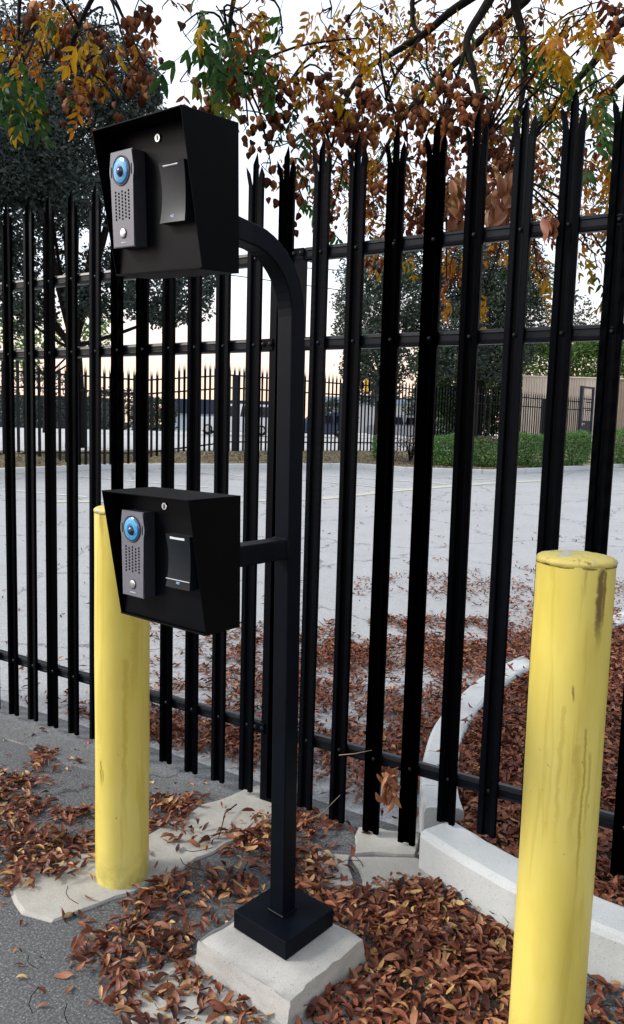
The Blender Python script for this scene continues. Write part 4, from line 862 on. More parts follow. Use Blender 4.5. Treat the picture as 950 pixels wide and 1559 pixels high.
# clumps: (px, py, spread x, spread y, near, far, count, kinds) ; kinds weights: green, yellow, orange, brown leaves, pods
CL = [
 (60, 40, 70, 40, 2.7, 3.4, 26, (.05, .12, .3, .3, .5)), (25, 85, 25, 30, 2.6, 2.9, 8, (.1, .7, .2, 0, .1)), (14, 118, 14, 14, 2.5, 2.7, 5, (1, 0, 0, 0, 0)), (36, 108, 10, 8, 2.5, 2.7, 2, (1, .2, 0, 0, 0)),
 (70, 108, 14, 10, 2.6, 2.9, 4, (.8, .5, 0, 0, 0)), (138, 58, 14, 12, 2.6, 2.8, 5, (0, 1, 0, 0, 0)), (118, 135, 22, 20, 2.7, 3.1, 14, (0, .1, .5, .1, .7)), (150, 60, 70, 40, 3.0, 3.8, 26, (.04, .1, .25, .4, .4)),
 (85, 10, 26, 10, 2.7, 3, 5, (.8, .5, 0, 0, 0)), (145, 130, 2, 2, 2.7, 2.8, 1, (0, 0, 0, 0, 1)), (164, 102, 3, 3, 2.7, 2.8, 2, (0, 0, 0, 0, 1)), (197, 112, 4, 4, 2.7, 2.8, 2, (0, 0, 0, 0, 1)), (214, 100, 8, 16, 2.8, 3, 5, (0, 0, .2, 0, 1)), (178, 165, 2, 2, 2.7, 2.8, 1, (0, 0, 0, 0, 1)),
 (195, 55, 18, 26, 2.8, 3.2, 7, (0, .1, .3, .1, .8)), (212, 12, 14, 10, 2.8, 3.2, 5, (0, 0, .2, .6, .4)), (258, 12, 8, 10, 2.9, 3.1, 2, (0, 0, 0, .7, .2)),
 (300, 40, 16, 40, 2.5, 2.9, 10, (1, .1, 0, 0, 0)), (335, 40, 20, 45, 2.5, 2.9, 12, (1, .3, .1, 0, 0)), (288, 118, 5, 10, 2.6, 2.7, 1, (1, 0, 0, 0, 0)), (365, 35, 22, 40, 2.6, 3.1, 12, (.9, .5, .2, .1, 0)), (400, 40, 24, 34, 2.7, 3.1, 13, (.3, 1, .4, .2, 0)), (395, 100, 10, 14, 2.7, 3, 4, (1, .2, 0, 0, 0)),
 (318, 100, 12, 12, 2.8, 3, 3, (.2, 1, 0, 0, 0)), (430, 65, 12, 25, 2.9, 3.2, 5, (.2, .8, .4, 0, 0)), (385, 120, 40, 18, 3, 3.4, 16, (.1, .1, .1, .15, 1)), (345, 130, 22, 14, 3, 3.4, 8, (.3, .4, .1, 0, .8)), (322, 148, 10, 8, 3, 3.2, 3, (0, 0, .1, 0, 1)),
 (430, 125, 22, 14, 3.0, 3.4, 8, (0, .1, .1, 0, 1)), (395, 185, 14, 12, 3, 3.2, 4, (0, 0, .1, 0, 1)), (378, 205, 10, 6, 3, 3.2, 2, (0, 0, 0, 0, 1)), (425, 175, 12, 10, 3, 3.2, 3, (.1, 0, 0, 0, 1)), (455, 190, 20, 12, 2.9, 3.2, 5, (1, .1, 0, 0, .2)), (408, 228, 12, 8, 2.9, 3.1, 4, (.2, 1, 0, 0, .3)), (412, 262, 12, 18, 3, 3.3, 5, (.1, .1, .1, 0, 1)),
 (505, 25, 22, 26, 2.9, 3.3, 8, (0, 1, .3, 0, 0)), (550, 22, 34, 26, 3.2, 3.8, 14, (.2, .7, .7, .2, 0)), (546, 72, 12, 16, 2.8, 3, 5, (0, 1, .2, 0, 0)), (580, 50, 16, 14, 3.2, 3.6, 5, (.1, .8, .4, 0, 0)), (500, 130, 22, 24, 3, 3.6, 12, (.2, .1, .2, .2, 1)), (520, 180, 28, 30, 3.1, 3.7, 24, (0, .03, .2, .4, 1)),
 (560, 160, 30, 30, 3.1, 3.7, 18, (0, .1, .2, .3, 1)), (490, 200, 20, 30, 3.1, 3.7, 12, (.2, .1, .2, .3, .8)), (615, 130, 30, 22, 3.3, 4, 12, (.1, 1, .4, 0, .4)), (650, 120, 24, 24, 3.5, 4.2, 8, (.5, .4, .1, 0, 0)), (640, 170, 50, 16, 3.2, 3.8, 18, (0, .1, .3, .2, 1)), (660, 40, 46, 40, 3.4, 4.4, 24, (.15, .6, .6, .4, .1)), (620, 70, 30, 20, 3.6, 4.2, 10, (.5, .4, .2, .1, .1)),
 (690, 120, 14, 10, 3, 3.3, 4, (.1, 0, 0, 0, 1)), (712, 155, 18, 24, 2.9, 3.2, 9, (0, 0, .1, .2, 1)), (740, 160, 16, 12, 3, 3.3, 6, (0, .1, .1, .3, 1)), (680, 180, 12, 18, 2.9, 3.2, 5, (0, 0, .1, .1, 1)),
 (500, 300, 26, 40, 3.4, 4.4, 20, (.2, .3, .6, .5, .4)), (545, 270, 30, 40, 3.4, 4.4, 24, (.05, .2, .6, .6, .5)), (570, 330, 20, 30, 3.6, 4.6, 12, (.3, .6, .5, .2, .1)), (620, 260, 36, 40, 3.2, 4.2, 34, (.0, .05, .35, .9, .5)), (660, 300, 34, 40, 3.2, 4.2, 34, (0, .05, .35, .9, .5)), (600, 310, 30, 30, 3.6, 4.6, 16, (.1, .3, .4, .6, .1)), (735, 270, 30, 50, 3.1, 4, 30, (0, .1, .4, .9, .4)), (755, 210, 26, 26, 3.1, 4, 14, (0, .2, .4, .7, .4)),
 (785, 60, 30, 40, 3.6, 4.6, 26, (.3, .7, .6, .3, .05)), (755, 100, 26, 34, 3.6, 4.6, 18, (.3, .6, .5, .3, .1)), (830, 30, 40, 30, 3.3, 4.4, 26, (.1, .8, .6, .5, .05)), (868, 40, 26, 26, 2.6, 3, 12, (0, 1, .25, 0, 0)), (900, 20, 34, 26, 3, 3.8, 18, (.05, .6, .5, .6, .1)), (845, 60, 20, 16, 2.8, 3.2, 6, (.1, .9, .2, 0, 0)), (935, 25, 18, 26, 3, 3.8, 7, (.05, .2, .3, .5, .3)),
 (860, 95, 26, 14, 2.9, 3.3, 15, (1, .05, 0, 0, 0)), (900, 115, 20, 16, 2.9, 3.3, 9, (1, .05, 0, 0, 0)), (905, 65, 14, 12, 2.8, 3, 2, (.1, .6, .3, 0, 0)), (805, 70, 6, 12, 2.8, 3, 2, (1, 0, 0, 0, 0)), (850, 140, 34, 12, 3.1, 3.7, 14, (1, .4, .1, 0, 0)), (830, 180, 40, 20, 3.4, 4.4, 22, (.35, .8, .4, .1, 0)), (800, 220, 36, 40, 3.8, 4.8, 24, (.2, .5, .6, .4, .15)), (835, 280, 30, 44, 4, 5, 24, (.15, .4, .6, .5, .1)),
 (922, 150, 26, 8, 2.6, 2.9, 8, (1, .02, 0, 0, 0)), (925, 128, 18, 6, 2.7, 3, 3, (0, .1, .6, .3, 0)), (905, 200, 24, 40, 3.2, 4.2, 22, (.5, .4, .7, .2, 0)), (895, 280, 26, 40, 3.4, 4.4, 26, (.35, .8, .7, .1, 0)), (930, 250, 20, 60, 3.4, 4.4, 18, (.5, .5, .6, .2, 0)), (920, 320, 24, 20, 3.6, 4.4, 8, (.2, .6, .6, .1, 0)),
 (690, 405, 12, 24, 3.4, 3.8, 10, (0, .1, .6, 1, 0)), (680, 440, 10, 8, 3.2, 3.5, 3, (0, .4, 1, 0, 0)), (818, 425, 7, 8, 2.9, 3.05, 4, (0, 1, .1, 0, 0)), (740, 450, 6, 8, 3.3, 3.5, 3, (0, .3, 1, 0, 0)), (620, 396, 10, 8, 3.4, 3.6, 3, (.2, 1, 0, 0, 0)), (815, 385, 16, 16, 3.4, 4, 8, (.2, .2, .3, .8, 0)), (890, 375, 10, 8, 3.2, 3.5, 4, (0, .5, 1, 0, 0)), (905, 400, 6, 14, 3.2, 3.4, 3, (.1, .6, .7, 0, 0)), (945, 440, 6, 20, 3.2, 3.4, 3, (.2, 1, .2, 0, 0)), (800, 350, 20, 20, 3.6, 4.2, 10, (.1, .2, .3, .9, 0)), (490, 300, 10, 20, 3.2, 3.5, 4, (1, .1, 0, 0, 0)), (455, 300, 12, 26, 3.2, 3.6, 6, (.9, .3, 0, 0, .3)), (500, 355, 8, 8, 3.2, 3.4, 2, (1, 0, 0, 0, 0)),
]
for _x, _y in ((600, 20), (640, 90), (690, 60), (740, 60), (780, 110), (805, 150), (830, 110), (760, 170), (700, 230), (640, 230), (580, 240), (540, 320), (600, 350), (700, 350), (790, 250), (850, 240), (830, 320), (905, 330), (770, 330), (520, 60), (560, 100), (480, 250), (860, 170)):
    CL.append((_x, _y, 36, 32, 5.0, 7.4, 26, (.45, .5, .55, .6, .45)))
TINT = {0: (.08, .10), 1: (.5, .05), 2: (.68, .06), 3: (.9, .07)}
fr, pods, tw = [], [], bmesh.new()
for (px, py, sx, sy, n0, n1, cnt, w) in CL:
    cen = at(px, py-max(14, sy*.5), (n0+n1)/2); ww = np.array(w)*np.array([1.0, .62, .9, 1.25, 1.5]); ww = ww/ww.sum(); cnt = max(1, int(cnt*(.95 if n0 < 4.6 else 1.2)+.5)) + (int(cnt*.35) if w[4] >= .5 and n0 < 4.6 else 0)
    # twig from the nearest limb down to the clump
    j = int(np.argmin(np.linalg.norm((LP-cen)*np.array([1, 1, .6]), axis=1))); a = LP[j]; tips = [cen]+[at(px+rnd.gauss(0, sx*.7), py+rnd.gauss(0, sy*.6), rnd.uniform(n0, n1)) for _ in range(min(7, 2+cnt//4))]
    if np.linalg.norm(a-cen) < 2.0:
        mid = (a+cen)/2+np.array([rnd.uniform(-.06, .06), rnd.uniform(-.06, .06), .06]); tube(tw, [Vector(p-go) for p in smooth_path([a, mid, cen], 4)], np.linspace(.0062, .003, 9), 5)
    for t in tips[1:]: tube(tw, [Vector(p-go) for p in smooth_path([cen, (cen+t)/2+np.array([rnd.gauss(0, .03), rnd.gauss(0, .03), rnd.gauss(0, .02)]), t], 3)], np.linspace(.003, .0014, 7), 4)
    for _ in range(cnt):
        k = int(rng.choice(5, p=ww)); p = at(px+rnd.gauss(0, sx*.75), py+rnd.gauss(0, sy*.75), rnd.uniform(n0, n1))
        if p[1] > 2.44 and p[1] < 2.66 and p[2] < 2.72: p[1] = 2.70+rnd.uniform(0, .1)
        if k != 4: fr.append((p, k)); continue
        for _p in range(rnd.choice((1, 2, 3, 4, 6, 7))): pods.append((p+np.array([rnd.gauss(0, .026), rnd.gauss(0, .026), -abs(rnd.gauss(0, .045))]), 4))
bm_obj('twig', tw, M['bark'], gt, True)['kind'] = 'stuff'
def hang(n, steep):                                           # fronds leave the twig in any direction and hang
    return rand_rot(n, .3) @ np.stack([np.array(Matrix.Rotation(rnd.uniform(.3, 1.35) if steep else 0, 3, 'Y')) for _ in range(n)])
def pieces(items, templates, name, mat, choose, tints, steep, scale):
    n = len(items); T = np.array([i[0] for i in items]); idx = np.array([choose(i) for i in items]); tn = np.array([tints(i) for i in items])
    Rm = hang(n, steep); S = np.array([scale() or (rnd.uniform(.85, 1.1) if i[1] == 0 and (i[0]-np.array([0, 0, H0])) @ fw < 2.78 else rnd.uniform(.55, .8) if (i[0]-np.array([0, 0, H0])) @ fw < 2.85 else rnd.uniform(.42, .7)) for i in items]); dp = (T-np.array([0, 0, H0])) @ fw; order = np.argsort(dp/S); big, rest = order[:300], order[300:]
    T = T-go; cache = {}
    for i in big:
        key = (int(idx[i]), int(tn[i]*14))
        if key not in cache:
            tv, tf = templates[key[0]]; cache[key] = fast_mesh(name, tv, tf, np.clip((key[1]+.5)/14+np.random.default_rng(key[0]).normal(0, .035 if name != 'seed_pod' else .09, len(tf)), 0, 1)); cache[key].materials.append(mat)
        o = bpy.data.objects.new(name, cache[key]); COL.objects.link(o); o.parent = gt
        o.matrix_local = Matrix([[*Rm[i][a], T[i][a]] for a in range(3)] + [[0, 0, 0, 1]]) @ Matrix.Scale(float(S[i]), 4)
    if len(rest):
        V, Fc, Tt = scatter(templates, idx[rest], Rm[rest], T[rest], S[rest], tn[rest])
        link(name+'_mass', fast_mesh(name+'_mass', V, Fc, np.clip(Tt+rng.normal(0, .04, len(Tt)), 0, 1)), mat, gt)['kind'] = 'stuff'
pieces(fr, FR, 'leaf_frond', M['goldleaf'], lambda i: rnd.randrange(len(FR)), lambda i: min(1, max(0, rnd.gauss(*TINT[i[1]]))), True, lambda: 0)
pieces(pods, PODS, 'seed_pod', M['pod'], lambda i: rnd.randrange(6), lambda i: min(1, max(0, rnd.gauss(.5, .28))), False, lambda: rnd.uniform(.022, .037))
# dead leaf bundles caught between the pales
def dead_bundle(loc, n, sx, sz, tm, label):
    T = np.stack([rng.normal(0, sx, n), rng.normal(0, .012, n), rng.uniform(-sz, sz, n)], 1); T[:, 0] *= (1-.5*np.abs(T[:, 2])/sz)
    Rm = np.stack([np.array(Matrix.Rotation(rnd.uniform(0, 6.28), 3, 'Z') @ Matrix.Rotation(rnd.gauss(1.15, .35), 3, 'Y') @ Matrix.Rotation(rnd.uniform(0, 6.28), 3, 'X')) for _ in range(n)])
    V, Fc, Tt = scatter(LIT, rng.integers(0, 9, n), Rm, T, rng.uniform(.05, .085, n), np.clip(rng.normal(tm, .12, n), 0, 1))
    o = link('dead_leaf_cluster', fast_mesh('dead_leaf_cluster', V, Fc, Tt), M['litter'], None, True); o.location = loc; tag(o, label, 'leaf cluster', 'dead leaf clusters caught in the fence'); o['kind'] = 'thing'
def onf(px, py, y=2.545):
    v = fw+r2*(px-475)/F+d2*(py-779.5)/F; v = v*(y/v[1]); return (v[0], v[1], v[2]+H0)
dead_bundle(onf(694, 315, 2.60), 46, .028, .085, .82, 'tan dried leaf cluster between two pales just above the top rail')
dead_bundle(onf(757, 305, 2.63), 46, .030, .10, .74, 'russet dried leaf cluster between pales, right of the tan cluster at the top rail')
dead_bundle(onf(836, 346, 2.535), 13, .012, .024, .62, 'small brown leaf cluster hanging at the top rail near the right pales')
dead_bundle(onf(592, 1200, 2.535), 34, .020, .055, .68, 'orange brown leaf cluster caught on the bottom rail near the pale kerb')

# ------------------------------------------------------------------ background vegetation
QUAD = [(np.array([(-.5, 0, 0), (0, -.24, .05), (.5, 0, 0), (0, .24, .05)]), np.array([(0, 1, 2, 3)]))]
def crown_mesh(name, clumps, n_per, size, shell=.55, flat=1.0):
    Ts = []
    for c, r, k in clumps:
        n = max(4, int(n_per*k)); v = rng.normal(size=(n, 3)); v /= np.linalg.norm(v, axis=1)[:, None]
        rad = r*(shell+(1-shell)*rng.uniform(0, 1, n)**.6)*(1+.28*np.sin(v[:, 0]*5+c[0]*7)*np.sin(v[:, 1]*6+c[2]*3)*np.sin(v[:, 2]*5+1)); rad *= np.where(rng.uniform(0, 1, n) < .12, rng.uniform(1, 1.3, n), 1)
        v[:, 2] *= flat; Ts.append(np.asarray(c)+v*rad[:, None])
    T = np.concatenate(Ts); N = len(T); S = rng.uniform(.6, 1.4, N)*size
    V, Fc, Tt = scatter(QUAD, np.zeros(N, int), rand_rot(N), T, S, np.clip(rng.normal(.5, .22, N), 0, 1)); return fast_mesh(name, V, Fc, Tt)
def tree(name, label, base_ld, z, trunk_h, tr, clumps_px, depth, n_per, size, mat, group=None, lean=0, cat='tree', spread=1.6, shell=.5):
    x, y = LD(*base_ld); b = np.array([x, y, z]); t = empty(name, tuple(b)); tag(t, label, cat, group)
    cl = []
    for c in clumps_px:
        px, py, pr = c[:3]; d = depth+rnd.uniform(-spread, spread); r = pr/F*d; cl.append((at(px, py, d)-b, r, (pr/50.)**2))
    bm = bmesh.new(); top = np.array([lean, 0, trunk_h])
    P = smooth_path([np.zeros(3)-np.array([0, 0, .3]), np.array([lean*.2, .05, trunk_h*.5]), top], 5); tube(bm, [Vector(p) for p in P], np.linspace(tr*1.25, tr*.75, len(P)), 10); tk = bm_obj('trunk', bm, M['bark'], t, True)
    for c, r, k in cl[::2]:
        m = top*.45+c*.55+np.array([0, 0, -.35*r]); bm = bmesh.new(); P = smooth_path([top*(.82+.15*rnd.random()), m, c], 4); L = min(1, np.linalg.norm(c-top)/6); tube(bm, [Vector(p) for p in P], np.linspace(tr*(.2+.2*L), tr*.06, len(P)), 6); bm_obj('limb', bm, M['bark'], tk, True)
    link('crown', crown_mesh('crown', cl, n_per, size, shell), mat, t); return t
lpx = lambda px, d: (px-475)/F*d
tree('oak_tree', 'big dark oak spreading over the left end of the far fence', (lpx(112, 23.5), 23.5), .75, 3.3, .26,
     [(30, 110, 90), (110, 90, 75), (175, 120, 65), (205, 160, 45), (45, 210, 105), (140, 215, 80), (195, 215, 55), (15, 310, 80), (95, 320, 45), (10, 410, 55), (90, 400, 26), (165, 430, 55), (125, 455, 28), (232, 440, 55), (285, 455, 42), (312, 425, 22), (60, 470, 28), (250, 478, 26), (30, 480, 30), (230, 330, 60), (215, 120, 30), (225, 145, 26), (-60, 200, 120), (-60, 380, 90), (70, 260, 60), (20, 260, 60), (120, 300, 45)], 23.5, 2300, .14, M['oak'])
tree('willow_tree', 'light green tree glimpsed through the pales behind the oak trunk', (lpx(70, 40), 40), 1.0, 3.0, .2, [(20, 490, 34), (60, 500, 36), (140, 485, 34), (110, 520, 26), (152, 515, 20), (10, 540, 30), (45, 540, 26)], 40, 900, .24, M['brightgreen'])
tree('evergreen_tree', 'dark fine leaved evergreen tree right of the gooseneck post', (lpx(572, 36), 36), .9, 3.4, .22, [(556, 425, 42), (535, 465, 30), (592, 405, 48), (560, 490, 44), (612, 455, 46), (598, 505, 38), (545, 525, 26), (575, 555, 30), (528, 500, 22), (640, 400, 40), (612, 555, 24), (560, 590, 28), (590, 590, 26), (540, 560, 24), (575, 520, 40)], 36, 3600, .16, M['dkgreen'], 'evergreen trees beyond the far fence')
tree('evergreen_tree', 'broad dark evergreen tree in the middle of the right hand pales', (lpx(720, 37), 37), .9, 3.4, .24, [(668, 455, 46), (705, 430, 54), (755, 415, 58), (690, 500, 40), (735, 475, 50), (775, 455, 46), (800, 425, 44), (760, 505, 36), (805, 480, 34), (640, 490, 30), (720, 395, 40), (700, 540, 40), (750, 545, 40), (665, 530, 34), (790, 530, 30)], 37, 3600, .16, M['dkgreen'], 'evergreen trees beyond the far fence')
tree('evergreen_tree', 'slim grey green evergreen tree farthest right above the tan wall', (lpx(868, 48), 48), 1.1, 3.0, .18, [(868, 500, 32), (852, 475, 24), (880, 470, 24), (868, 445, 16), (895, 505, 26), (842, 505, 24), (925, 515, 24)], 48, 900, .22, M['dkgreen'], 'evergreen trees beyond the far fence')
tree('ivy_tree', 'dense leafy tree mass behind the far fence left of the tan wall', (lpx(712, 41), 41), .9, 2.0, .2, [(655, 555, 34), (690, 545, 36), (730, 545, 40), (765, 550, 36), (700, 590, 34), (745, 595, 36), (665, 600, 30), (775, 600, 24), (712, 630, 34), (760, 632, 30), (672, 636, 30), (738, 610, 34), (690, 615, 34), (655, 590, 26), (780, 640, 20), (735, 650, 22)], 41, 4200, .18, M['ivygreen'], None, 0, 'tree', .8)
def bush(name, label, px, d, w, h, dep, mat, n, size, group, top=None, twiggy=False, z=None):
    l = lpx(px, d); x, y = LD(l, d); z = bed_h(l, d) if z is None else z; t = empty(name, (x, y, z)); tag(t, label, 'shrub', group)
    v = rng.normal(size=(n, 3)); vb = v/np.abs(v).max(1)[:, None]; vr = v/np.linalg.norm(v, axis=1)[:, None]; v = vb*.55+vr*.5; v *= rng.uniform(.72, 1.03, n)[:, None]*(1+.05*rng.normal(size=n))[:, None]
    P = v*np.array([w/2, dep/2, h/2])+np.array([0, 0, h/2]); P[:, :2] += rng.normal(0, .03, (n, 2)); P[:, 2] += .05*np.sin(P[:, 0]*5+px)
    c, s = RT; P = np.stack([P[:, 0]*RT[0]+P[:, 1]*AX[0], P[:, 0]*RT[1]+P[:, 1]*AX[1], P[:, 2]], 1)
    keep = P[:, 2] > .03; P = P[keep]; N = len(P)
    V, Fc, Tt = scatter(QUAD, np.zeros(N, int), rand_rot(N), P, rng.uniform(.6, 1.4, N)*size, np.clip(rng.normal(.5, .22, N), 0, 1)); link('foliage', fast_mesh('foliage', V, Fc, Tt), mat, t)
    if top is not None:
        k = 700; Q = np.stack([rng.normal(0, w*.25, k), rng.normal(0, dep*.25, k), h+rng.uniform(-.12, .1, k)], 1); Q = np.stack([Q[:, 0]*RT[0]+Q[:, 1]*AX[0], Q[:, 0]*RT[1]+Q[:, 1]*AX[1], Q[:, 2]], 1)
        V, Fc, Tt = scatter(QUAD, np.zeros(k, int), rand_rot(k), Q, rng.uniform(.6, 1.3, k)*size, np.clip(rng.normal(.5, .2, k), 0, 1)); link('dry_top', fast_mesh('dry_top', V, Fc, Tt), top, t)['kind'] = 'stuff'
    bm = bmesh.new()
    for q in range(26 if twiggy else 7):
        a = rnd.uniform(0, 6.28); rr = rnd.uniform(.1, .45); tube(bm, [(0, 0, -.05), (w*rr*.4*math.cos(a), dep*rr*.4*math.sin(a), h*.5), (w*rr*math.cos(a), dep*rr*math.sin(a), h*rnd.uniform(.8, 1.08))], [.016, .011, .004], 4)
    bm_obj('stem', bm, M['bark'], t)
HG = 'clipped shrubs along the far bed'
bush('shrub', 'small rounded green shrub at the left end of the hedge row', 580, 24.8, .62, .78, .6, M['midgreen'], 3200, .07, HG)
bush('shrub', 'thin twiggy grey shrub between two green hedge shrubs', 622, 24.2, 1.05, .85, .8, M['drybush'], 700, .07, HG, None, True)
bush('shrub', 'boxy green shrub right of the twiggy grey shrub', 678, 23.9, 1.06, .95, .9, M['midgreen'], 6500, .07, HG)
bush('shrub', 'green shrub with a dry brown top in the hedge row', 738, 23.9, .95, .85, .8, M['midgreen'], 4200, .07, HG, M['drybush'])
bush('shrub', 'wide boxy green hedge shrub just right of the brown topped shrub', 802, 24.8, 1.26, 1.06, .9, M['midgreen'], 7000, .07, HG)
bush('shrub', 'dense green hedge shrub in front of the dark pedestrian gate', 866, 26.2, 1.2, 1.15, .9, M['midgreen'], 7000, .07, HG)
bush('shrub', 'rightmost green hedge shrub in front of the bare tan wall', 938, 28.0, 1.5, 1.2, 1, M['midgreen'], 7000, .07, HG)
BG = 'bright shrubs above the tan wall'
for px, py_, w, lab in ((806, 0, 2.6, 'bright green shrub showing over the left end of the tan wall'), (880, 0, 2.4, 'bright green shrub showing over the tan wall above the gate'), (945, 0, 2.2, 'bright green shrub showing over the right part of the tan wall')):
    bush('tall_shrub', lab, px, 44.5, w, 5.9, 1.6, M['brightgreen'], 9000, .21, BG, None, False, 1.1)
# thin grass and dead leaves over the far bed
n = 16000; l = rng.uniform(-9, 8, n); t = rng.uniform(0, 1, n); dk = kerb_d(l); df = np.maximum(np.minimum(fence_d(l), dk+3.5), dk+1.5); d = dk+.2+(df+.2-dk)*t
z = np.array([bed_h(a, b) for a, b in zip(l, d)]); T = np.stack([AX[0]*d+RT[0]*l, AX[1]*d+RT[1]*l, z+.012], 1)
V, Fc, Tt = scatter(QUAD, np.zeros(n, int), rand_rot(n, .8), T, rng.uniform(.04, .1, n), np.clip(rng.normal(.75, .2, n), 0, 1))
o = link('dry_grass_and_leaves', fast_mesh('dry_grass_and_leaves', V, Fc, Tt), leaf_mat('straw_blade', [(0, (.05, .035, .015)), (.5, (.19, .15, .085)), (.8, (.29, .24, .15)), (1, (.4, .35, .25))], .2)); o['kind'] = 'stuff'

for px_, py_, hh_, ww_, lab in ((180, 0, 3.0, 5.2, 'dark rounded tree mass across the street, left of the low building'), (232, 0, 2.4, 3.2, 'low dark bush across the street beside the low building'), (60, 0, 4.2, 6, 'dark tree mass across the street behind the oak trunk'), (505, 0, 2.6, 3.2, 'dark bush across the street behind the dark blue car'), (655, 0, 3.6, 4.5, 'dark bush across the street behind the silver car')):
    bush('street_shrub', lab, px_, 58, ww_, hh_, 2.5, M['dkgreen'], 2600, .26, 'dark shrubs across the street', None, False, 1.05)
# ------------------------------------------------------------------ far palisade fence, gate, tan wall
ffr = empty('far_palisade_fence'); tag(ffr, 'distant black palisade fence along the far side of the parking lot', 'fence')
A0 = np.array([-13.5, fence_d(-13.5)]); A1 = np.array([13.2, fence_d(13.2)]); LEN = np.linalg.norm(A1-A0); DR = (A1-A0)/LEN
a_ = math.atan2(*(np.array(LD(*A1))-np.array(LD(*A0)))[::-1])
def fpt(s): q = A0+DR*s; return (*LD(q[0], q[1]), bed_h(q[0], q[1]-.3)-.02)
bm = bmesh.new(); pr_ = [(-.041, .012), (-.014, 0), (.014, 0), (.041, .012)]
lo = [bm.verts.new((x, y, .03)) for x, y in pr_]; hi = [bm.verts.new((x, y, 2.45)) for x, y in pr_]
for k in range(3):
    bm.faces.new((lo[k], lo[k+1], hi[k+1], hi[k])); mx_ = (pr_[k][0]+pr_[k+1][0])/2
    t_ = bm.verts.new((mx_+(k-1)*.012, .004, 2.72 if k == 1 else 2.62)); bm.faces.new((hi[k], hi[k+1], t_))
bmesh.ops.solidify(bm, geom=bm.faces[:], thickness=.004)
fpm = bpy.data.meshes.new('far_pale'); bm.to_mesh(fpm); bm.free(); fpm.materials.append(M['farfence'])
gs0, gs1 = 0, 0; s = .1; FS = .178
GATE = 24.9; gpos = None
sgate = (lpx(884, 36.5)-A0[0])/DR[0]
while s < LEN:
    if not (sgate-.1 < s < sgate+1.15):
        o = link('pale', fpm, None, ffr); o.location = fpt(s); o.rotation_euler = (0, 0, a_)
    s += FS
for zz in (2.34, 1.96, .33):
    segs = [(0, sgate-.05), (sgate+1.15, LEN)]
    for q0, q1 in segs:
        bm = bmesh.new(); m = 12; P = [fpt(q0+(q1-q0)*k/m) for k in range(m+1)]; off = Vector((-math.sin(a_), math.cos(a_), 0))*.03
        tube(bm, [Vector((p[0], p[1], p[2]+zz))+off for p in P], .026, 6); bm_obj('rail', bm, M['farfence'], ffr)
for px in (112, 357, 520, 633, 706, 760, 822):
    l = 0
    for it in range(20): dd = fence_d(l); l = lpx(px, dd)
    q = (l-A0[0])/DR[0]; p = fpt(q); bm = bmesh.new(); box(bm, (0, .09, 1.15), (.13 if px != 112 else .2, .13, 2.4 if px != 112 else 2.6), .004); o = bm_obj('fence_post', bm, M['farfence'], ffr); o.location = p; o.rotation_euler = (0, 0, a_)
gate = empty('pedestrian_gate', fpt(sgate), a_); tag(gate, 'dark blue pedestrian gate with a silver lever in front of the tan wall', 'gate')
bm = bmesh.new(); box(bm, (0, 0, 1.55), (.14, .14, 3.1), .004); box(bm, (1.09, 0, 1.55), (.1, .1, 3.1), .004); box(bm, (.545, 0, 3.05), (.95, .09, .09), .003); bm_obj('frame', bm, M['door'], gate)
gp_ = box_obj('lower_panel', (.55, .01, .85), (.9, .04, 1.2), M['door'], gate, .003)
for k in range(5):
    o = link('bar', fpm, None, gate); o.location = (.16+k*.18, .02, .15); o.scale = (.9, 1, .98)
for zz in (2.5, 2.05): box_obj('rail', (.55, .045, zz), (.9, .04, .05), M['door'], gate, .002)
bm = bmesh.new(); box(bm, (.17, -.03, 1.28), (.05, .03, .14), .003); box(bm, (.25, -.06, 1.30), (.2, .025, .03), .004); bm_obj('lever_handle', bm, M['silver'], gp_)
wl_ = empty('tan_wall', (*LD(lpx(786, 40), 40), .9)); tag(wl_, 'tall tan ribbed metal wall behind the far fence on the right', 'wall')
wa = math.atan2(RT[1], RT[0])-R(0); wl_.rotation_euler = (0, 0, wa)
bm = bmesh.new(); xs = []
for k in range(8):
    b = k*.135; xs += [(b, 0), (b+.05, 0), (b+.065, -.03), (b+.12, -.03)]
xs.append((1.08, 0)); lo = [bm.verts.new((x, y, -.3)) for x, y in xs]; hi = [bm.verts.new((x, y, 3.62)) for x, y in xs]
for k in range(len(xs)-1): bm.faces.new((lo[k], lo[k+1], hi[k+1], hi[k]))
bmesh.ops.solidify(bm, geom=bm.faces[:], thickness=-.02)
wp = bm_obj('wall_panel', bm, M['tan'], wl_)
for k in range(1, 10): o = again(wp, 'wall_panel', wl_); o.location = (k*1.083, 0, 0)
box_obj('coping', (5.4, 0, 3.66), (10.9, .14, .07), M['tan'], wl_, .006)

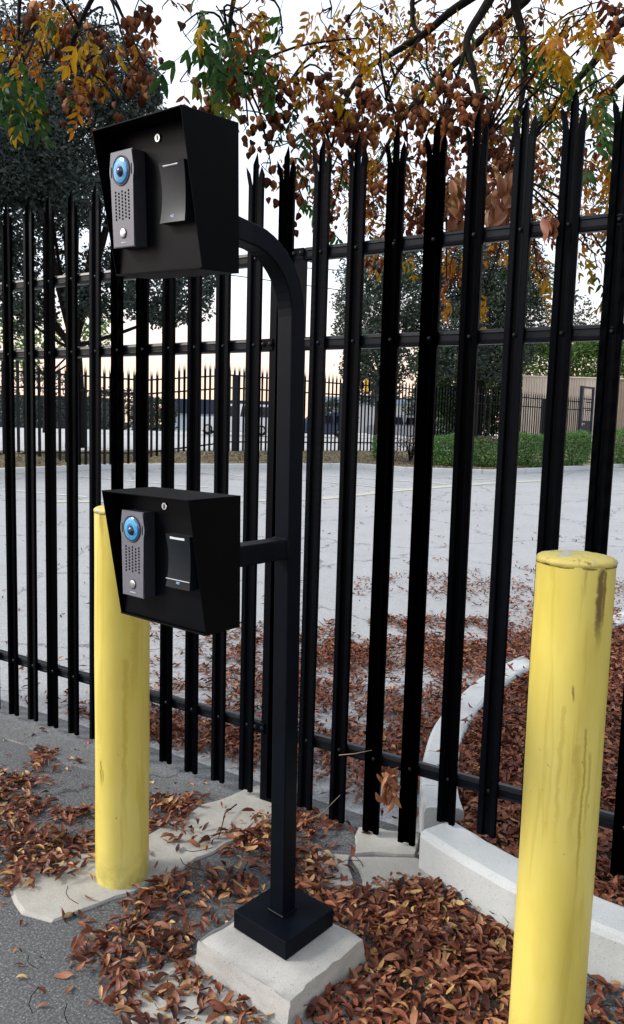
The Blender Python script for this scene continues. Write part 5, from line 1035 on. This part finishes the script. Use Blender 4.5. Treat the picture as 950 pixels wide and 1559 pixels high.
# ------------------------------------------------------------------ cars, buildings and sign across the street
def car(l, d, ang, L, Wd, Ht, paint, label, suv=True):
    x, y = LD(l, d); z = .76+.006*(l+8)+.012*max(0, min(28, d-fence_d(l))); c = empty('parked_car', (x, y, z), math.atan2(RT[1], RT[0])+ang); tag(c, label, 'car', 'cars parked across the street')
    h1 = Ht*.55; r_ = .33
    side = [(-L/2, .32), (-L/2+.04, h1*.85), (-L/2+.3, h1), (-L*.21, h1+.05), (L/2-.08, h1+.02 if suv else h1-.05), (L/2, h1*.8), (L/2-.03, .3), (L/2-.4, .2), (-L/2+.4, .2)]
    def prism(pts, w0, w1, name, mat, par, bev=.05):
        bm = bmesh.new(); A = [bm.verts.new((px_, -w0/2 if pz < h1+.1 else -w1/2, pz)) for px_, pz in pts]; B = [bm.verts.new((px_, w0/2 if pz < h1+.1 else w1/2, pz)) for px_, pz in pts]; n = len(pts)
        bm.faces.new(A); bm.faces.new(B[::-1])
        for k in range(n): bm.faces.new((A[k], B[k], B[(k+1) % n], A[(k+1) % n]))
        bmesh.ops.recalc_face_normals(bm, faces=bm.faces)
        if bev: bmesh.ops.bevel(bm, geom=bm.edges[:], offset=bev, segments=2, affect='EDGES')
        return bm_obj(name, bm, mat, par, False)
    body = prism(side, Wd, Wd, 'body', paint, c)
    rx1 = L/2-.18 if suv else L*.36
    cab = prism([(-L*.23, h1), (-L*.11, Ht-.06), (-L*.03, Ht), (rx1-.35, Ht-.01), (rx1-.1, Ht-.1), (rx1, h1)], Wd*.96, Wd*.78, 'cabin', paint, c, .04)
    for s in (-1, 1):
        for (x0, x1) in ((-L*.16, L*.03), (L*.05, L*.2), (L*.22, rx1-.25)):
            if x1-x0 < .2: continue
            bm = bmesh.new(); vs = [bm.verts.new(v) for v in ((x0+.02, s*(Wd*.482), h1+.08), (x1, s*Wd*.482, h1+.08), (x1-.05, s*Wd*.405, Ht-.14), (max(x0+.12, -L*.085), s*Wd*.405, Ht-.14))]; bm.faces.new(vs); bmesh.ops.solidify(bm, geom=bm.faces[:], thickness=.02); bm_obj('side_window', bm, M['glass'], c)
    bm = bmesh.new(); vs = [bm.verts.new(v) for v in ((-L*.232, -Wd*.42, h1+.06), (-L*.232, Wd*.42, h1+.06), (-L*.122, Wd*.36, Ht-.1), (-L*.122, -Wd*.36, Ht-.1))]; bm.faces.new(vs); bmesh.ops.solidify(bm, geom=bm.faces[:], thickness=.03); bm_obj('windscreen', bm, M['glass'], c)
    for sx_ in (-L*.31, L*.3):
        for s in (-1, 1):
            bm = bmesh.new(); lathe(bm, [(0, -.11), (r_*.62, -.11), (r_, -.09), (r_, .09), (r_*.62, .11), (0, .11)], 20); w = bm_obj('wheel', bm, M['tyre'], c, False); w.location = (sx_, s*(Wd/2-.1), r_); w.rotation_euler = (R(90), 0, 0)
            bm = bmesh.new(); lathe(bm, [(0, .115), (r_*.5, .118), (r_*.6, .1)], 14); h_ = bm_obj('hubcap', bm, M['silver'], w); h_.rotation_euler = (R(180) if s > 0 else 0, 0, 0)
    for s in (-1, 1): box_obj('headlight', (-L/2+.04, s*Wd*.36, h1*.72), (.06, .3, .12), M['lightbar'], c, .01)
car(lpx(356, 45), 45, R(4), 5.0, 1.9, 1.8, M['carwhite'], 'white sport utility car parked beyond the far fence, left of the gooseneck post')
car(lpx(480, 47), 47, R(2), 4.5, 1.8, 1.45, M['carblue'], 'dark blue car parked beyond the far fence, right of the gooseneck post', False)
car(lpx(605, 50), 50, R(-4), 4.6, 1.8, 1.5, M['carsilver'], 'silver car parked beyond the hedge shrubs and far fence', False)
def building(name, label, l0, l1, d, z, h, wm, fm, band, wins):
    x, y = LD((l0+l1)/2, d); b = empty(name, (x, y, z), math.atan2(RT[1], RT[0])); tag(b, label, 'building'); w = l1-l0
    box_obj('wall', (0, 4, h/2), (w, 8, h), wm, b, 0)
    box_obj('fascia', (0, -.12, h-band/2), (w+.3, .22, band), fm, b, .01); box_obj('roof', (0, 4, h+.06), (w+.4, 8.4, .12), fm, b, .01)
    for k in range(wins):
        xx = -w/2+(k+.5)*w/wins; f = box_obj('window', (xx, -.03, (h-band)*.55), (w/wins*.55, .05, (h-band)*.5), M['whiteprint'], b, .004); box_obj('pane', (xx, -.065, (h-band)*.55), (w/wins*.47, .02, (h-band)*.42), M['glass'], f, 0)
building('warehouse', 'low blue grey building with navy fascia behind the white car', lpx(262, 66), lpx(455, 66), 66, .9, 2.75, M['palewall'], M['navy'], 1.1, 0)
building('shed', 'low dark slate building behind the oak at the left', lpx(-60, 60), lpx(150, 60), 60, .9, 2.5, M['darkwall'], M['darkwall'], .5, 0)
building('depot', 'pale distant building behind the silver car', lpx(470, 90), lpx(700, 90), 90, 1.0, 4.2, M['street'], M['bluewall'], .6, 0)
sg = empty('yellow_sign', (*LD(lpx(551, 33), 33), .9)); tag(sg, 'small yellow sign on a thin post beyond the far fence', 'sign')
sg.rotation_euler = (0, 0, math.atan2(RT[1], RT[0]))
box_obj('sign_plate', (0, -.03, 2.55), (.17, .01, .5), M['signyellow'], sg, .002); bm = bmesh.new(); tube(bm, [(0, 0, -.1), (0, 0, 2.85)], .025, 8); bm_obj('sign_post', bm, M['silver'], sg)
for k, (y0, y1) in enumerate(((431, 446), (406, 414))):
    P = [at(px, y0+(y1-y0)*(px-440)/110, 52) for px in (300, 440, 550, 660, 760)]; bm = bmesh.new(); tube(bm, [Vector(p) for p in P], .03, 5)
    tag(bm_obj('overhead_cable', bm, M['tyre']), ('lower' if k == 0 else 'upper')+' thin black overhead cable crossing the sky behind the fence', 'cable')
print('objects', len(bpy.data.objects))
